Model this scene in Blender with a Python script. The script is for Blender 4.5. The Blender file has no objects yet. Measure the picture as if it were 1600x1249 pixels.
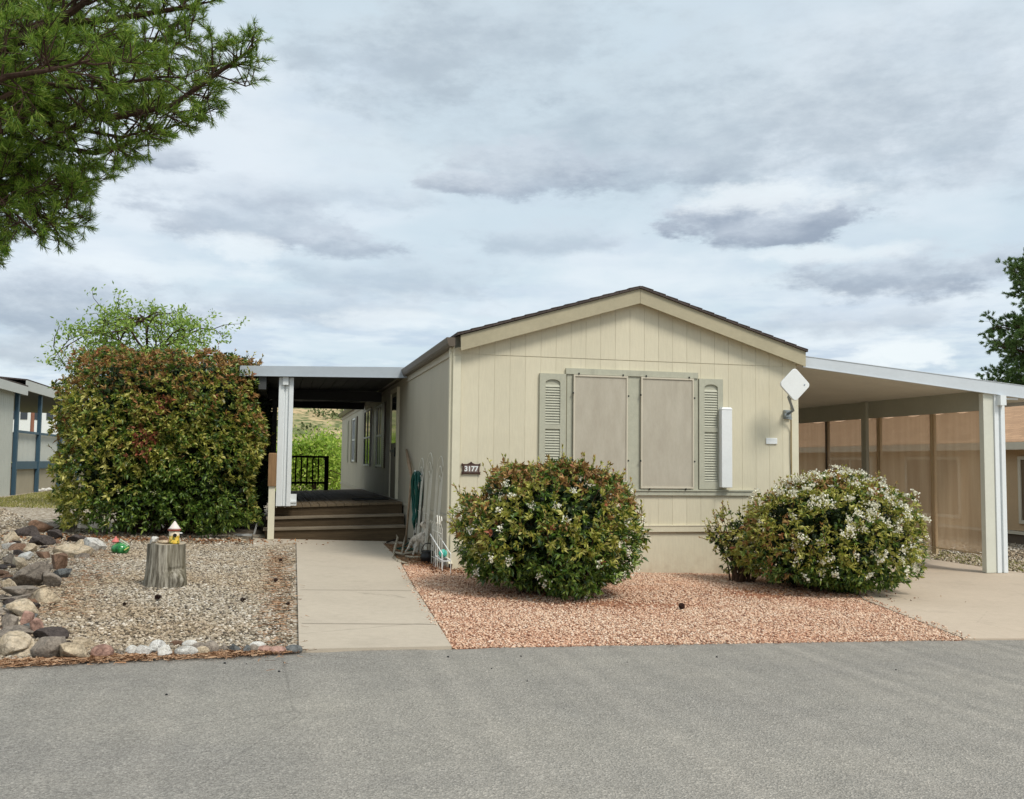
import bpy, bmesh, math, random
import numpy as np
from math import sin, cos, pi, radians, sqrt, atan2, exp
random.seed(7)
RNG = np.random.default_rng(11)
sc = bpy.context.scene
COL = sc.collection
# ------------------------------------------------------------------ camera (solved from the photograph)
FPX, YAW, TILT, ROLL, CX, CY = 1487.24, .2447, .0671, .0119, -2.2959, -11.756
cy_, sy_ = cos(YAW), sin(YAW); ct_, st_ = cos(TILT), sin(TILT); cr_, sr_ = cos(ROLL), sin(ROLL)
FWD = np.array([sy_*ct_, cy_*ct_, st_]); RT = np.array([cy_, -sy_, 0.]); UP = np.cross(RT, FWD)
R2 = cr_*RT + sr_*UP; U2 = -sr_*RT + cr_*UP
CAM = np.array([CX, CY, 0.])
def ray(x, y): return FWD + R2*(x-800)/FPX - U2*(y-624.5)/FPX
def on(x, y, ax, v):
    d = ray(x, y); t = (v-CAM[ax])/d[ax]; return CAM + d*t
def proj(P):
    d = np.asarray(P) - CAM; w = d @ FWD
    return 800+FPX*(d@R2)/w, 624.5-FPX*(d@U2)/w
def G(x, y=0):                      # ground height
    return -1.34 - .03*min(max(x, -9), 6)
def gnd(x, y):                      # pixel -> point on the ground
    X = 0.
    for _ in range(12):
        P = on(x, y, 2, G(X)); X = P[0]
    return P
# ------------------------------------------------------------------ helpers
def tag(o, label=None, cat=None, group=None, kind=None):
    if label: o['label'] = label
    if cat: o['category'] = cat
    if group: o['group'] = group
    if kind: o['kind'] = kind
    return o
def empty(name, loc, label=None, cat=None, group=None):
    o = bpy.data.objects.new(name, None); COL.objects.link(o); o.location = loc; o.empty_display_size = .1
    return tag(o, label, cat, group)
def origin_of(o):
    v = np.zeros(3)
    while o is not None:
        v += np.array(o.location); o = o.parent
    return v
def mesh_np(name, V, F, mats, parent=None, mi=None, smooth=False, loc=None):
    V = np.asarray(V, float); F = np.asarray(F, np.int32)
    off = origin_of(parent) if parent is not None else (np.array(loc, float) if loc is not None else np.zeros(3))
    V = V - off
    me = bpy.data.meshes.new(name)
    n = len(F); k = F.shape[1]
    me.vertices.add(len(V)); me.vertices.foreach_set('co', V.ravel())
    me.loops.add(n*k); me.loops.foreach_set('vertex_index', F.ravel())
    me.polygons.add(n); me.polygons.foreach_set('loop_start', np.arange(0, n*k, k, dtype=np.int32))
    me.polygons.foreach_set('loop_total', np.full(n, k, dtype=np.int32))
    for m in (mats if isinstance(mats, (list, tuple)) else [mats]): me.materials.append(m)
    if mi is not None: me.polygons.foreach_set('material_index', np.asarray(mi, np.int32))
    if smooth: me.polygons.foreach_set('use_smooth', np.ones(n, bool))
    me.update(calc_edges=True); me.validate()
    o = bpy.data.objects.new(name, me); COL.objects.link(o)
    if parent is not None: o.parent = parent
    elif loc is not None: o.location = loc
    return o
class MB:
    def __init__(s): s.v = []; s.f = []; s.m = []; s.mat = 0; s.p = []
    def add(s, vs, fs):
        s.p.append((len(s.v), len(s.f)))
        b = len(s.v); s.v += [tuple(map(float, p)) for p in vs]; s.f += [tuple(b+i for i in f) for f in fs]; s.m += [s.mat]*len(fs); return s
    def hexa(s, p):   # 8 points, bottom 4 ccw, top 4
        return s.add(p, [(3,2,1,0),(4,5,6,7),(0,1,5,4),(1,2,6,5),(2,3,7,6),(3,0,4,7)])
    def box(s, x0, x1, y0, y1, z0, z1):
        return s.hexa([(x0,y0,z0),(x1,y0,z0),(x1,y1,z0),(x0,y1,z0),(x0,y0,z1),(x1,y0,z1),(x1,y1,z1),(x0,y1,z1)])
    def prism(s, poly, ax, a, b):  # polygon in the two other axes, extruded along ax
        n = len(poly)
        def P(q, t):
            r = list(q); r.insert(ax, t); return tuple(r)
        vs = [P(q, a) for q in poly] + [P(q, b) for q in poly]
        fs = [tuple(range(n))[::-1], tuple(range(n, 2*n))] + [(i, (i+1) % n, n+(i+1) % n, n+i) for i in range(n)]
        return s.add(vs, fs)
    def beam(s, a, b, w, h, up=(0,0,1)):
        a = np.array(a, float); b = np.array(b, float); d = b-a; d /= np.linalg.norm(d)
        r = np.cross(d, up); r /= (np.linalg.norm(r)+1e-9); u = np.cross(r, d); r *= w/2; u *= h/2
        return s.hexa([a-r-u, a+r-u, b+r-u, b-r-u, a-r+u, a+r+u, b+r+u, b-r+u])
    def tube(s, pts, rad, n=6, cap=True):
        pts = [np.array(p, float) for p in pts]; m = len(pts)
        if not hasattr(rad, '__len__'): rad = [rad]*m
        base = len(s.v); vs = []
        ref = np.array([.13, .21, .97])
        for i, p in enumerate(pts):
            d = pts[min(i+1, m-1)] - pts[max(i-1, 0)]; d = d/(np.linalg.norm(d)+1e-9)
            a = np.cross(d, ref); 
            if np.linalg.norm(a) < .1: a = np.cross(d, (1, 0, 0))
            a /= np.linalg.norm(a); b = np.cross(d, a)
            for k in range(n):
                t = 2*pi*k/n; vs.append(p + rad[i]*(a*cos(t)+b*sin(t)))
        fs = []
        for i in range(m-1):
            for k in range(n):
                k2 = (k+1) % n; fs.append((i*n+k, i*n+k2, (i+1)*n+k2, (i+1)*n+k))
        if cap: fs += [tuple(range(n))[::-1], tuple((m-1)*n+k for k in range(n))]
        return s.add(vs, fs)
    def lathe(s, c, prof, n=16):
        vs = []; m = len(prof)
        for r, z in prof:
            for k in range(n): vs.append((c[0]+r*cos(2*pi*k/n), c[1]+r*sin(2*pi*k/n), c[2]+z))
        fs = [(i*n+k, i*n+(k+1) % n, (i+1)*n+(k+1) % n, (i+1)*n+k) for i in range(m-1) for k in range(n)]
        fs += [tuple(range(n))[::-1], tuple((m-1)*n+k for k in range(n))]
        return s.add(vs, fs)
    def build_each(s, name, mats, parent, smooth=False, bevel=0):
        ends = s.p[1:]+[(len(s.v), len(s.f))]
        for (v0, f0), (v1, f1) in zip(s.p, ends):
            q = MB(); q.v = s.v[v0:v1]; q.f = [tuple(i-v0 for i in f) for f in s.f[f0:f1]]; q.m = s.m[f0:f1]; q.build(name, mats, parent, smooth, bevel=bevel)
    def build(s, name, mats, parent=None, smooth=False, loc=None, bevel=0):
        off = origin_of(parent) if parent is not None else (np.array(loc, float) if loc is not None else np.zeros(3))
        me = bpy.data.meshes.new(name)
        me.from_pydata([tuple(np.array(v)-off) for v in s.v], [], s.f)
        for m in (mats if isinstance(mats, (list, tuple)) else [mats]): me.materials.append(m)
        me.polygons.foreach_set('material_index', np.array(s.m, np.int32))
        bm = bmesh.new(); bm.from_mesh(me); bmesh.ops.recalc_face_normals(bm, faces=bm.faces); bm.to_mesh(me); bm.free()
        if smooth: me.polygons.foreach_set('use_smooth', np.ones(len(me.polygons), bool))
        me.update()
        o = bpy.data.objects.new(name, me); COL.objects.link(o)
        if parent is not None: o.parent = parent
        elif loc is not None: o.location = loc
        if bevel:
            b = o.modifiers.new('bevel', 'BEVEL'); b.width = bevel; b.segments = 2; b.limit_method = 'ANGLE'
        return o
# ------------------------------------------------------------------ materials
def lin(c):
    return tuple(((v/255)/12.92 if v/255 <= .04045 else ((v/255+.055)/1.055)**2.4) for v in c)
class N:
    def __init__(s, name):
        s.m = bpy.data.materials.new(name); s.m.use_nodes = True; s.t = s.m.node_tree; s.n = s.t.nodes; s.l = s.t.links
        s.bs = s.n['Principled BSDF']; s.out = s.n['Material Output']
    def new(s, t, **k):
        x = s.n.new(t)
        for a, b in k.items(): setattr(x, a, b)
        return x
    def link(s, a, b): s.l.new(a, b)
    def coord(s, scale=(1,1,1), rot=(0,0,0)):
        tc = s.new('ShaderNodeTexCoord'); mp = s.new('ShaderNodeMapping'); mp.inputs['Scale'].default_value = scale; mp.inputs['Rotation'].default_value = rot
        s.link(tc.outputs['Object'], mp.inputs['Vector']); return mp.outputs[0]
    def noise(s, vec, scale, detail=4, rough=.55):
        x = s.new('ShaderNodeTexNoise'); x.inputs['Scale'].default_value = scale; x.inputs['Detail'].default_value = detail; x.inputs['Roughness'].default_value = rough
        s.link(vec, x.inputs['Vector']); return x.outputs['Fac']
    def ramp(s, fac, stops, interp='LINEAR'):
        r = s.new('ShaderNodeValToRGB'); cr = r.color_ramp; cr.interpolation = interp
        while len(cr.elements) < len(stops): cr.elements.new(.5)
        for e, (p, c) in zip(cr.elements, stops): e.position = p; e.color = tuple(c)+(1,) if len(c) == 3 else c
        s.link(fac, r.inputs[0]); return r.outputs[0]
    def mix(s, fac, a, b, mode='MIX'):
        x = s.new('ShaderNodeMix', data_type='RGBA', blend_type=mode)
        for sock, v in ((x.inputs[0], fac), (x.inputs[6], a), (x.inputs[7], b)):
            if hasattr(v, 'links'): s.link(v, sock)
            elif isinstance(v, (int, float)): sock.default_value = v
            else: sock.default_value = tuple(v)+(1,)
        return x.outputs[2]
    def bump(s, h, strength=.3, dist=.01, prev=None):
        b = s.new('ShaderNodeBump'); b.inputs['Strength'].default_value = strength; b.inputs['Distance'].default_value = dist
        s.link(h, b.inputs['Height'])
        if prev: s.link(prev, b.inputs['Normal'])
        return b.outputs[0]
    def done(s, col, rough=.7, bump=None, spec=.3, metal=0):
        if hasattr(col, 'links'): s.link(col, s.bs.inputs['Base Color'])
        else: s.bs.inputs['Base Color'].default_value = tuple(col)+(1,)
        s.bs.inputs['Roughness'].default_value = rough; s.bs.inputs['Specular IOR Level'].default_value = spec; s.bs.inputs['Metallic'].default_value = metal
        if bump is not None: s.link(bump, s.bs.inputs['Normal'])
        return s.m
def shade(c, k): return tuple(min(1, v*k) for v in c)
def paint(name, c, var=.12, scale=3, rough=.6, bs=60, bstr=.15, stretch=(1,1,1), spec=.3, metal=0, streak=0):
    n = N(name); v = n.coord(stretch)
    f = n.noise(v, scale, 5); f2 = n.noise(v, scale*9, 3)
    col = n.ramp(f, [(.3, shade(c, 1-var)), (.7, shade(c, 1+var*.6))])
    col = n.mix(.25, col, n.ramp(f2, [(.35, shade(c, 1-var*1.5)), (.65, shade(c, 1+var))]))
    if streak:
        v2 = n.coord((6, 6, .35)); s_ = n.noise(v2, 1.6, 6, .65)
        col = n.mix(n.ramp(s_, [(.55, (0,0,0)), (.8, (streak,)*3)]), col, shade(c, .55))
    b = n.bump(n.noise(v, bs, 3), bstr, .004)
    return n.done(col, rough, b, spec, metal)
def island(name, stops, rough=.6, spec=.3, transl=0, var=.15, nscale=30, bstr=0, patch=None):
    n = N(name); g = n.new('ShaderNodeNewGeometry')
    col = n.ramp(g.outputs['Random Per Island'], stops)
    f = n.noise(n.coord(), nscale, 3)
    col = n.mix(f, n.mix(1, col, (1-var,)*3, 'MULTIPLY'), n.mix(1, col, (1+var,)*3, 'MULTIPLY'))
    if patch: col = n.mix(n.ramp(n.noise(n.coord(), 1.1, 5, .6), [(.42, (0,)*3), (.62, (patch[1],)*3)]), col, patch[0], 'MULTIPLY')
    b = n.bump(f, bstr, .01) if bstr else None
    m = n.done(col, rough, b, spec)
    if transl:
        t = n.new('ShaderNodeBsdfTranslucent'); n.link(col, t.inputs['Color']); mx = n.new('ShaderNodeMixShader'); mx.inputs[0].default_value = transl
        n.link(n.bs.outputs[0], mx.inputs[1]); n.link(t.outputs[0], mx.inputs[2]); n.link(mx.outputs[0], n.out.inputs[0])
    return m
CREAM = lin((212,204,179)); SAGE = lin((178,177,158)); 
M = {}
def siding(name, c):
    n = N(name); v = n.coord((1,1,.12)); 
    f = n.noise(n.coord(), 1.3, 5); g = n.noise(v, 45, 4, .6)
    col = n.ramp(f, [(.3, shade(c, .93)), (.7, shade(c, 1.04))])
    col = n.mix(.3, col, n.ramp(g, [(.35, shade(c, .86)), (.65, shade(c, 1.05))]))
    s_ = n.noise(n.coord((5, 5, .3)), 1.5, 6, .7)
    col = n.mix(n.ramp(s_, [(.58, (0,0,0)), (.85, (.5,)*3)]), col, shade(c, .68))
    gi = n.new('ShaderNodeNewGeometry'); col = n.mix(1, col, n.ramp(gi.outputs['Random Per Island'], [(0, (.955,.955,.95)), (1, (1.02,1.02,1.02))]), 'MULTIPLY')
    sz_ = n.new('ShaderNodeSeparateXYZ'); n.link(n.coord(), sz_.inputs[0]); mr = n.new('ShaderNodeMapRange'); n.link(sz_.outputs[2], mr.inputs[0]); mr.inputs[1].default_value = .0; mr.inputs[2].default_value = .38; mr.inputs[3].default_value = 1; mr.inputs[4].default_value = 0
    sp_n = n.noise(n.coord(), 7, 6, .7); m_ = n.new('ShaderNodeMath'); m_.operation = 'MULTIPLY'; n.link(mr.outputs[0], m_.inputs[0]); n.link(n.ramp(sp_n, [(.4, (0,)*3), (.7, (.4,)*3)]), m_.inputs[1]); col = n.mix(m_.outputs[0], col, lin((160,132,104)))
    b = n.bump(g, .35, .003); b = n.bump(n.noise(n.coord(), 90, 3), .25, .003, b); b = n.bump(f, .3, .03, b)
    return n.done(col, .62, b, .25)
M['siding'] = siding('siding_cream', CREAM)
M['siding_shaded'] = siding('siding_shaded', lin((180,174,156)))  # same cream siding, darkened to paint in the shade of walls off the sun
M['sage'] = paint('sage_trim', SAGE, .12, 2.5, .6, 60, .3, (1,1,1), streak=.5)
M['sage_fascia'] = paint('fascia_board', lin((172,163,136)), .1, 2, .6, 70, .35, streak=.15)
M['gutter'] = paint('gutter_brown', lin((98,88,76)), .1, 3, .4, 60, .05)
M['corner'] = paint('corner_trim', lin((214,208,184)), .06, 3, .5)
M['white'] = paint('white_paint', lin((226,228,226)), .06, 4, .45, 50, .08)
M['white_metal'] = paint('white_metal', lin((222,226,226)), .05, 2, .4, 40, .03)
M['alu_fascia'] = paint('alu_fascia', lin((172,180,186)), .05, 1.5, .4, 30, .03)
M['soffit'] = paint('carport_pan', lin((210,206,194)), .08, 2, .5, 30, .05)
M['beam'] = paint('carport_beam', lin((168,166,150)), .08, 2, .5, 30, .05)
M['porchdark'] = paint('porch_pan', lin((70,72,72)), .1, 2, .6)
M['offwhite'] = paint('trellis_white', lin((222,220,208)), .08, 8, .5)
M['black'] = paint('black_paint', (.012,.013,.012), .2, 5, .5)
M['iron'] = paint('black_pot', (.015,.015,.015), .3, 8, .35)
M['frame_tan'] = paint('screen_frame', lin((200,192,172)), .05, 4, .45)
def shingles(name, c, sx=3.3, rowh=.14):
    n = N(name); tc = n.coord()
    b = n.new('ShaderNodeTexBrick'); b.offset = .5; b.inputs['Scale'].default_value = 1; b.inputs['Brick Width'].default_value = .3; b.inputs['Row Height'].default_value = rowh
    b.inputs['Mortar Size'].default_value = .006; b.inputs['Color1'].default_value = shade(c, .75)+(1,); b.inputs['Color2'].default_value = shade(c, 1.25)+(1,); b.inputs['Mortar'].default_value = shade(c, .35)+(1,)
    mp = n.new('ShaderNodeCombineXYZ'); sp = n.new('ShaderNodeSeparateXYZ'); n.link(tc, sp.inputs[0]); n.link(sp.outputs[1], mp.inputs[0]); n.link(sp.outputs[0], mp.inputs[1]); n.link(mp.outputs[0], b.inputs['Vector'])
    f = n.noise(tc, 120, 2)
    col = n.mix(.5, b.outputs['Color'], n.ramp(f, [(.3, shade(c, .5)), (.7, shade(c, 1.5))]))
    bb = n.bump(b.outputs['Fac'], -.8, .01); bb = n.bump(f, .4, .004, bb)
    return n.done(col, .9, bb, .1)
M['shingle'] = shingles('roof_shingle', lin((82,74,70)))
M['shingle_tan'] = shingles('roof_shingle_tan', lin((176,142,112)))
def wood(name, c, ax=0, var=.35, rough=.8):
    n = N(name); st = [14,14,14]; st[ax] = 1.2; v = n.coord(tuple(st))
    f = n.noise(v, 3, 6, .65); f2 = n.noise(n.coord(), 1.7, 4)
    col = n.ramp(f, [(.25, shade(c, 1-var)), (.5, c), (.75, shade(c, 1+var))])
    col = n.mix(n.ramp(f2, [(.35, (.5,)*3), (.7, (0,)*3)]), col, shade(c, .55))
    return n.done(col, rough, n.bump(f, .5, .006), .15)
M['deckwood'] = wood('deck_wood', lin((112,98,78)), 1)
M['stepwood'] = wood('step_wood', lin((86,72,54)), 0)
M['treadwood'] = wood('tread_wood', lin((132,120,102)), 0)
M['postwood'] = wood('post_wood', lin((146,116,84)), 2)
M['darkrail'] = wood('rail_wood', lin((34,30,26)), 2)
def concrete(name, c):
    n = N(name); v = n.coord()
    a = n.noise(v, .9, 6, .6); b = n.noise(v, 14, 5, .6); d = n.noise(v, 220, 2)
    col = n.ramp(a, [(.25, shade(c, .84)), (.75, shade(c, 1.1))])
    col = n.mix(.4, col, n.ramp(b, [(.3, shade(c, .8)), (.7, shade(c, 1.12))]))
    col = n.mix(.3, col, n.ramp(d, [(.3, shade(c, .7)), (.7, shade(c, 1.2))]))
    st_ = n.noise(v, 2.2, 5, .7); col = n.mix(n.ramp(st_, [(.55, (0,)*3), (.75, (.35,)*3)]), col, shade(c, .6))
    sp3 = n.noise(v, 30, 2); col = n.mix(n.ramp(sp3, [(.74, (0,)*3), (.78, (.5,)*3)]), col, shade(c, .4))
    ve = n.new('ShaderNodeTexVoronoi'); ve.feature = 'DISTANCE_TO_EDGE'; ve.inputs['Scale'].default_value = .45; n.link(n.mix(.2, v, a), ve.inputs['Vector']); ck = n.ramp(ve.outputs['Distance'], [(0, (1,)*3), (.002, (0,)*3)]); ms = n.ramp(a, [(.5, (0,)*3), (.58, (.55,)*3)]); col = n.mix(n.mix(1, ck, ms, 'MULTIPLY'), col, shade(c, .35))
    br = n.noise(n.coord((1, 12, 1)), 6, 4); 
    bb = n.bump(br, .12, .004); bb = n.bump(d, .25, .003, bb)
    return n.done(col, .85, bb, .2)
M['concrete'] = concrete('concrete', lin((184,172,154)))
M['drive'] = concrete('drive_concrete', lin((188,172,152)))
def asphalt():
    n = N('asphalt'); v = n.coord()
    vo = n.new('ShaderNodeTexVoronoi'); vo.inputs['Scale'].default_value = 105; n.link(v, vo.inputs['Vector'])
    sp = n.new('ShaderNodeSeparateColor'); n.link(vo.outputs['Color'], sp.inputs[0])
    base = lin((172,165,154))
    col = n.ramp(sp.outputs[0], [(0, shade(base, .6)), (.45, shade(base, .92)), (.8, shade(base, 1.1)), (1, shade(base, 1.6))])
    vo2 = n.new('ShaderNodeTexVoronoi'); vo2.inputs['Scale'].default_value = 240; n.link(v, vo2.inputs['Vector'])
    sp2 = n.new('ShaderNodeSeparateColor'); n.link(vo2.outputs['Color'], sp2.inputs[0])
    col = n.mix(.45, col, n.ramp(sp2.outputs[1], [(0, shade(base, .5)), (.6, shade(base, 1.0)), (1, shade(base, 1.75))]))
    a = n.noise(n.coord((.5, 1.4, 1)), .7, 5, .6); col = n.mix(1, col, n.ramp(a, [(.3, (.86,.86,.87)), (.72, (1.1,1.09,1.06))]), 'MULTIPLY')
    b2 = n.noise(v, 5, 4); col = n.mix(1, col, n.ramp(b2, [(.3, (.93,)*3), (.7, (1.05,)*3)]), 'MULTIPLY')
    w3 = n.mix(.12, v, n.new('ShaderNodeTexNoise').outputs['Color']); ve = n.new('ShaderNodeTexVoronoi'); ve.feature = 'DISTANCE_TO_EDGE'; ve.inputs['Scale'].default_value = .55; n.link(w3, ve.inputs['Vector'])
    ck = n.ramp(ve.outputs['Distance'], [(0, (1,)*3), (.0025, (0,)*3)]); ms = n.ramp(n.noise(v, .5, 3), [(.55, (0,)*3), (.62, (.3,)*3)]); cm = n.mix(1, ck, ms, 'MULTIPLY'); col = n.mix(cm, col, shade(base, .35))
    st_ = n.noise(v, 1.6, 2); col = n.mix(n.ramp(st_, [(.68, (0,)*3), (.74, (.16,)*3)]), col, shade(base, .45))
    bb = n.bump(vo.outputs['Distance'], .55, .006); bb = n.bump(b2, .2, .02, bb)
    return n.done(col, .88, bb, .25)
M['asphalt'] = asphalt()
def soil(name, cols, sc1=28, bstr=.6):
    n = N(name); v = n.coord()
    vo = n.new('ShaderNodeTexVoronoi'); vo.inputs['Scale'].default_value = sc1; n.link(v, vo.inputs['Vector'])
    sp = n.new('ShaderNodeSeparateColor'); n.link(vo.outputs['Color'], sp.inputs[0])
    col = n.ramp(sp.outputs[0], [(i/(len(cols)-1), c) for i, c in enumerate(cols)])
    a = n.noise(v, .6, 5); col = n.mix(n.ramp(a, [(.35, (0,)*3), (.7, (.5,)*3)]), col, cols[0])
    bb = n.bump(vo.outputs['Distance'], -bstr, .02)
    return n.done(col, .9, bb, .15)
M['ground'] = soil('ground_gravel', [lin((108,94,76)), lin((150,136,116)), lin((176,164,146)), lin((130,116,96))])
M['redsoil'] = soil('red_soil', [lin((126,84,62)), lin((160,112,86)), lin((182,136,108))], 40)
M['brownsoil'] = soil('brown_soil', [lin((104,80,58)), lin((128,100,74)), lin((150,120,92))], 40)
M['stones'] = island('gravel_stones', [(0, lin((78,72,66))), (.2, lin((128,118,102))), (.45, lin((172,158,136))), (.7, lin((196,186,168))), (.86, lin((150,134,116))), (1, lin((230,224,212)))], .85, .2, patch=((.9, .8, .68), .7))
M['chips'] = island('red_chips', [(0, lin((128,94,78))), (.25, lin((188,146,120))), (.55, lin((214,180,151))), (.85, lin((226,200,174))), (1, lin((234,216,196)))], .85, .2, patch=((.94, .82, .77), .8))
def rockmat(name, c1, c2, c3=None, sc_=3):
    n = N(name); v = n.coord(); tc = n.new('ShaderNodeObjectInfo')
    off = n.new('ShaderNodeVectorMath', operation='ADD'); n.link(v, off.inputs[0]); n.link(tc.outputs['Location'], off.inputs[1]); v = off.outputs[0]
    f = n.noise(v, sc_*1.6, 8, .7); g = n.noise(v, 34, 6, .75)
    col = n.ramp(f, [(.36, c1), (.5, c2), (.62, c3 or shade(c2, 1.25))])
    col = n.mix(.5, col, n.ramp(g, [(.35, shade(c1, .62)), (.65, shade(c2, 1.45))]))
    vv = n.new('ShaderNodeTexVoronoi'); vv.feature = 'DISTANCE_TO_EDGE'; vv.inputs['Scale'].default_value = 6
    w2 = n.mix(.35, v, f); n.link(w2, vv.inputs['Vector']); cr_ = n.ramp(vv.outputs['Distance'], [(0, (.35,)*3), (.05, (1,)*3)]); col = n.mix(.7, col, cr_, 'MULTIPLY')
    bb = n.bump(g, .9, .02); bb = n.bump(f, .7, .05, bb)
    return n.done(col, .9, bb, .15)
RK = {
 'grey': rockmat('rock_grey', lin((106,97,89)), lin((152,141,128))),
 'tan': rockmat('rock_tan', lin((162,142,116)), lin((206,188,160)), lin((224,212,192))),
 'white': rockmat('rock_white', lin((186,178,166)), lin((226,220,210)), lin((240,236,230))),
 'pink': rockmat('rock_pink', lin((156,120,106)), lin((188,152,136))),
 'dark': rockmat('rock_dark', lin((58,52,50)), lin((88,80,76))),
 'slate': rockmat('rock_slate', lin((78,80,80)), lin((118,120,118))),
 'brown': rockmat('rock_brown', lin((98,74,60)), lin((140,112,92))),
}
M['bark'] = wood('bark', lin((74,58,48)), 2, .5, .95)
M['twig'] = paint('twig', lin((92,70,54)), .2, 10, .85)
M['stump'] = None
GREENS = [(0, lin((48,74,24))), (.35, lin((78,104,38))), (.7, lin((108,130,52))), (1, lin((140,152,70)))]
M['leaf_g'] = island('leaf_green', [(0, lin((38,62,20))), (.35, lin((70,98,32))), (.75, lin((108,132,50))), (1, lin((150,164,82)))], .38, .5, .22, .2)
M['leaf_y'] = island('leaf_yellowgreen', [(0, lin((118,128,42))), (.5, lin((170,168,72))), (1, lin((214,206,124)))], .42, .45, .3, .2)
M['leaf_r'] = island('leaf_bronze', [(0, lin((118,84,50))), (.35, lin((156,116,66))), (.85, lin((182,150,90))), (1, lin((180,106,76)))], .45, .4, .25, .2)
M['leaf_dead'] = island('leaf_red', [(0, lin((140,72,50))), (.6, lin((176,116,88))), (1, lin((112,54,40)))], .5, .3, .2)
M['petal'] = island('blossom', [(0, lin((222,216,188))), (1, lin((246,244,230)))], .6, .2, .2, .05)
M['bud'] = island('bud_cream', [(0, lin((206,200,150))), (1, lin((232,226,190)))], .6, .2, .2, .05)
M['leaf_spring'] = island('leaf_spring', [(0, lin((108,140,52))), (.5, lin((140,168,72))), (1, lin((176,196,104)))], .5, .3, .4)
M['leaf_willow'] = island('leaf_willow', [(0, lin((110,142,40))), (.5, lin((146,176,60))), (1, lin((190,206,96)))], .5, .3, .35)
M['leaf_olive'] = island('leaf_olive', [(0, lin((70,82,48))), (.5, lin((98,110,66))), (1, lin((128,134,88)))], .6, .2, .2)
M['leaf_shade'] = island('leaf_shade', [(0, lin((22,36,16))), (.6, lin((36,54,22))), (1, lin((56,74,32)))], .5, .3, .1)  # leaf colour darkened to carry the shade inside shrubs and beside the porch
M['needle'] = island('pine_needle', [(0, lin((58,88,26))), (.4, lin((96,130,38))), (.75, lin((132,160,56))), (1, lin((164,178,84)))], .5, .3, .25)
M['needle_b'] = island('pine_needle_blue', [(0, lin((56,84,44))), (.5, lin((94,124,66))), (1, lin((132,156,92)))], .5, .3, .2)
M['litter'] = island('pine_litter', [(0, lin((112,84,62))), (.5, lin((158,120,90))), (1, lin((190,160,130)))], .8, .1)
M['hose_green'] = paint('hose_green', lin((20,84,74)), .2, 8, .35)
M['hose_dark'] = paint('hose_dark', lin((40,36,32)), .2, 8, .4)
M['glass_dark'] = None
def glassdark():
    n = N('dark_glass'); return n.done((.02,.025,.03), .06, None, .8)
M['glass_dark'] = glassdark()
# ------------------------------------------------------------------ world
SUN_AZ, SUN_EL = radians(150), radians(52)   # azimuth from +Y clockwise: sun in front-right of the house
w = bpy.data.worlds.new('World'); sc.world = w; w.use_nodes = True
wt = w.node_tree; wn = wt.nodes; wl = wt.links
bg = wn['Background']
def wnew(t, **k):
    x = wn.new(t)
    for a, b in k.items(): setattr(x, a, b)
    return x
def wmath(op, a, b=None, c=None, clamp=False):
    x = wnew('ShaderNodeMath', operation=op); x.use_clamp = clamp
    for i, v in enumerate((a, b, c)):
        if v is None: continue
        if hasattr(v, 'links'): wl.new(v, x.inputs[i])
        else: x.inputs[i].default_value = v
    return x.outputs[0]
sky = wnew('ShaderNodeTexSky', sky_type='NISHITA'); sky.sun_disc = False; sky.sun_elevation = SUN_EL; sky.sun_rotation = SUN_AZ
tc = wnew('ShaderNodeTexCoord'); sep = wnew('ShaderNodeSeparateXYZ'); wl.new(tc.outputs['Generated'], sep.inputs[0])
az = wmath('ARCTAN2', sep.outputs[0], sep.outputs[1]); el = wmath('ARCSINE', sep.outputs[2])
def wcomb(x, y, z=0.):
    c = wnew('ShaderNodeCombineXYZ')
    for i, v in enumerate((x, y, z)):
        if hasattr(v, 'links'): wl.new(v, c.inputs[i])
        else: c.inputs[i].default_value = v
    return c.outputs[0]
def wnoise(vec, scale, detail=6, rough=.55, dist=0):
    x = wnew('ShaderNodeTexNoise'); x.noise_dimensions = '2D'; x.inputs['Scale'].default_value = scale; x.inputs['Detail'].default_value = detail; x.inputs['Roughness'].default_value = rough; x.inputs['Distortion'].default_value = dist
    wl.new(vec, x.inputs['Vector']); return x
def wmap(v, a, b, c, d, smooth=True):
    x = wnew('ShaderNodeMapRange', interpolation_type='SMOOTHSTEP' if smooth else 'LINEAR')
    wl.new(v, x.inputs[0])
    for i, q in enumerate((a, b, c, d)): x.inputs[i+1].default_value = q
    return x.outputs[0]
def wmix(f, a, b):
    x = wnew('ShaderNodeMix', data_type='RGBA')
    for sock, v in ((x.inputs[0], f), (x.inputs[6], a), (x.inputs[7], b)):
        if hasattr(v, 'links'): wl.new(v, sock)
        elif isinstance(v, (int, float)): sock.default_value = v
        else: sock.default_value = tuple(v)+(1,)
    return x.outputs[2]
# cloud-deck plane coordinates: direction projected on a layer overhead
inv = wmath('DIVIDE', 1., wmath('ADD', wmath('MAXIMUM', sep.outputs[2], 0.), .12))
pv = wcomb(wmath('MULTIPLY', sep.outputs[0], inv), wmath('MULTIPLY', sep.outputs[1], inv))
n1 = wnoise(pv, 1.1, 4, .55); n2 = wnoise(pv, 3.2, 5, .6)
warp = wnoise(wcomb(wmath('MULTIPLY', az, 1.), wmath('MULTIPLY', el, 2.4)), 13, 7, .64)
wsep = wnew('ShaderNodeSeparateColor'); wl.new(warp.outputs['Color'], wsep.inputs[0])
wx = wmath('SUBTRACT', wsep.outputs[0], .5); wy = wmath('SUBTRACT', wsep.outputs[1], .5); wz = wmath('SUBTRACT', wsep.outputs[2], .5)
def azel(x, y):
    d = ray(x, y); d = d/np.linalg.norm(d); return atan2(d[0], d[1]), math.asin(d[2])
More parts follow.
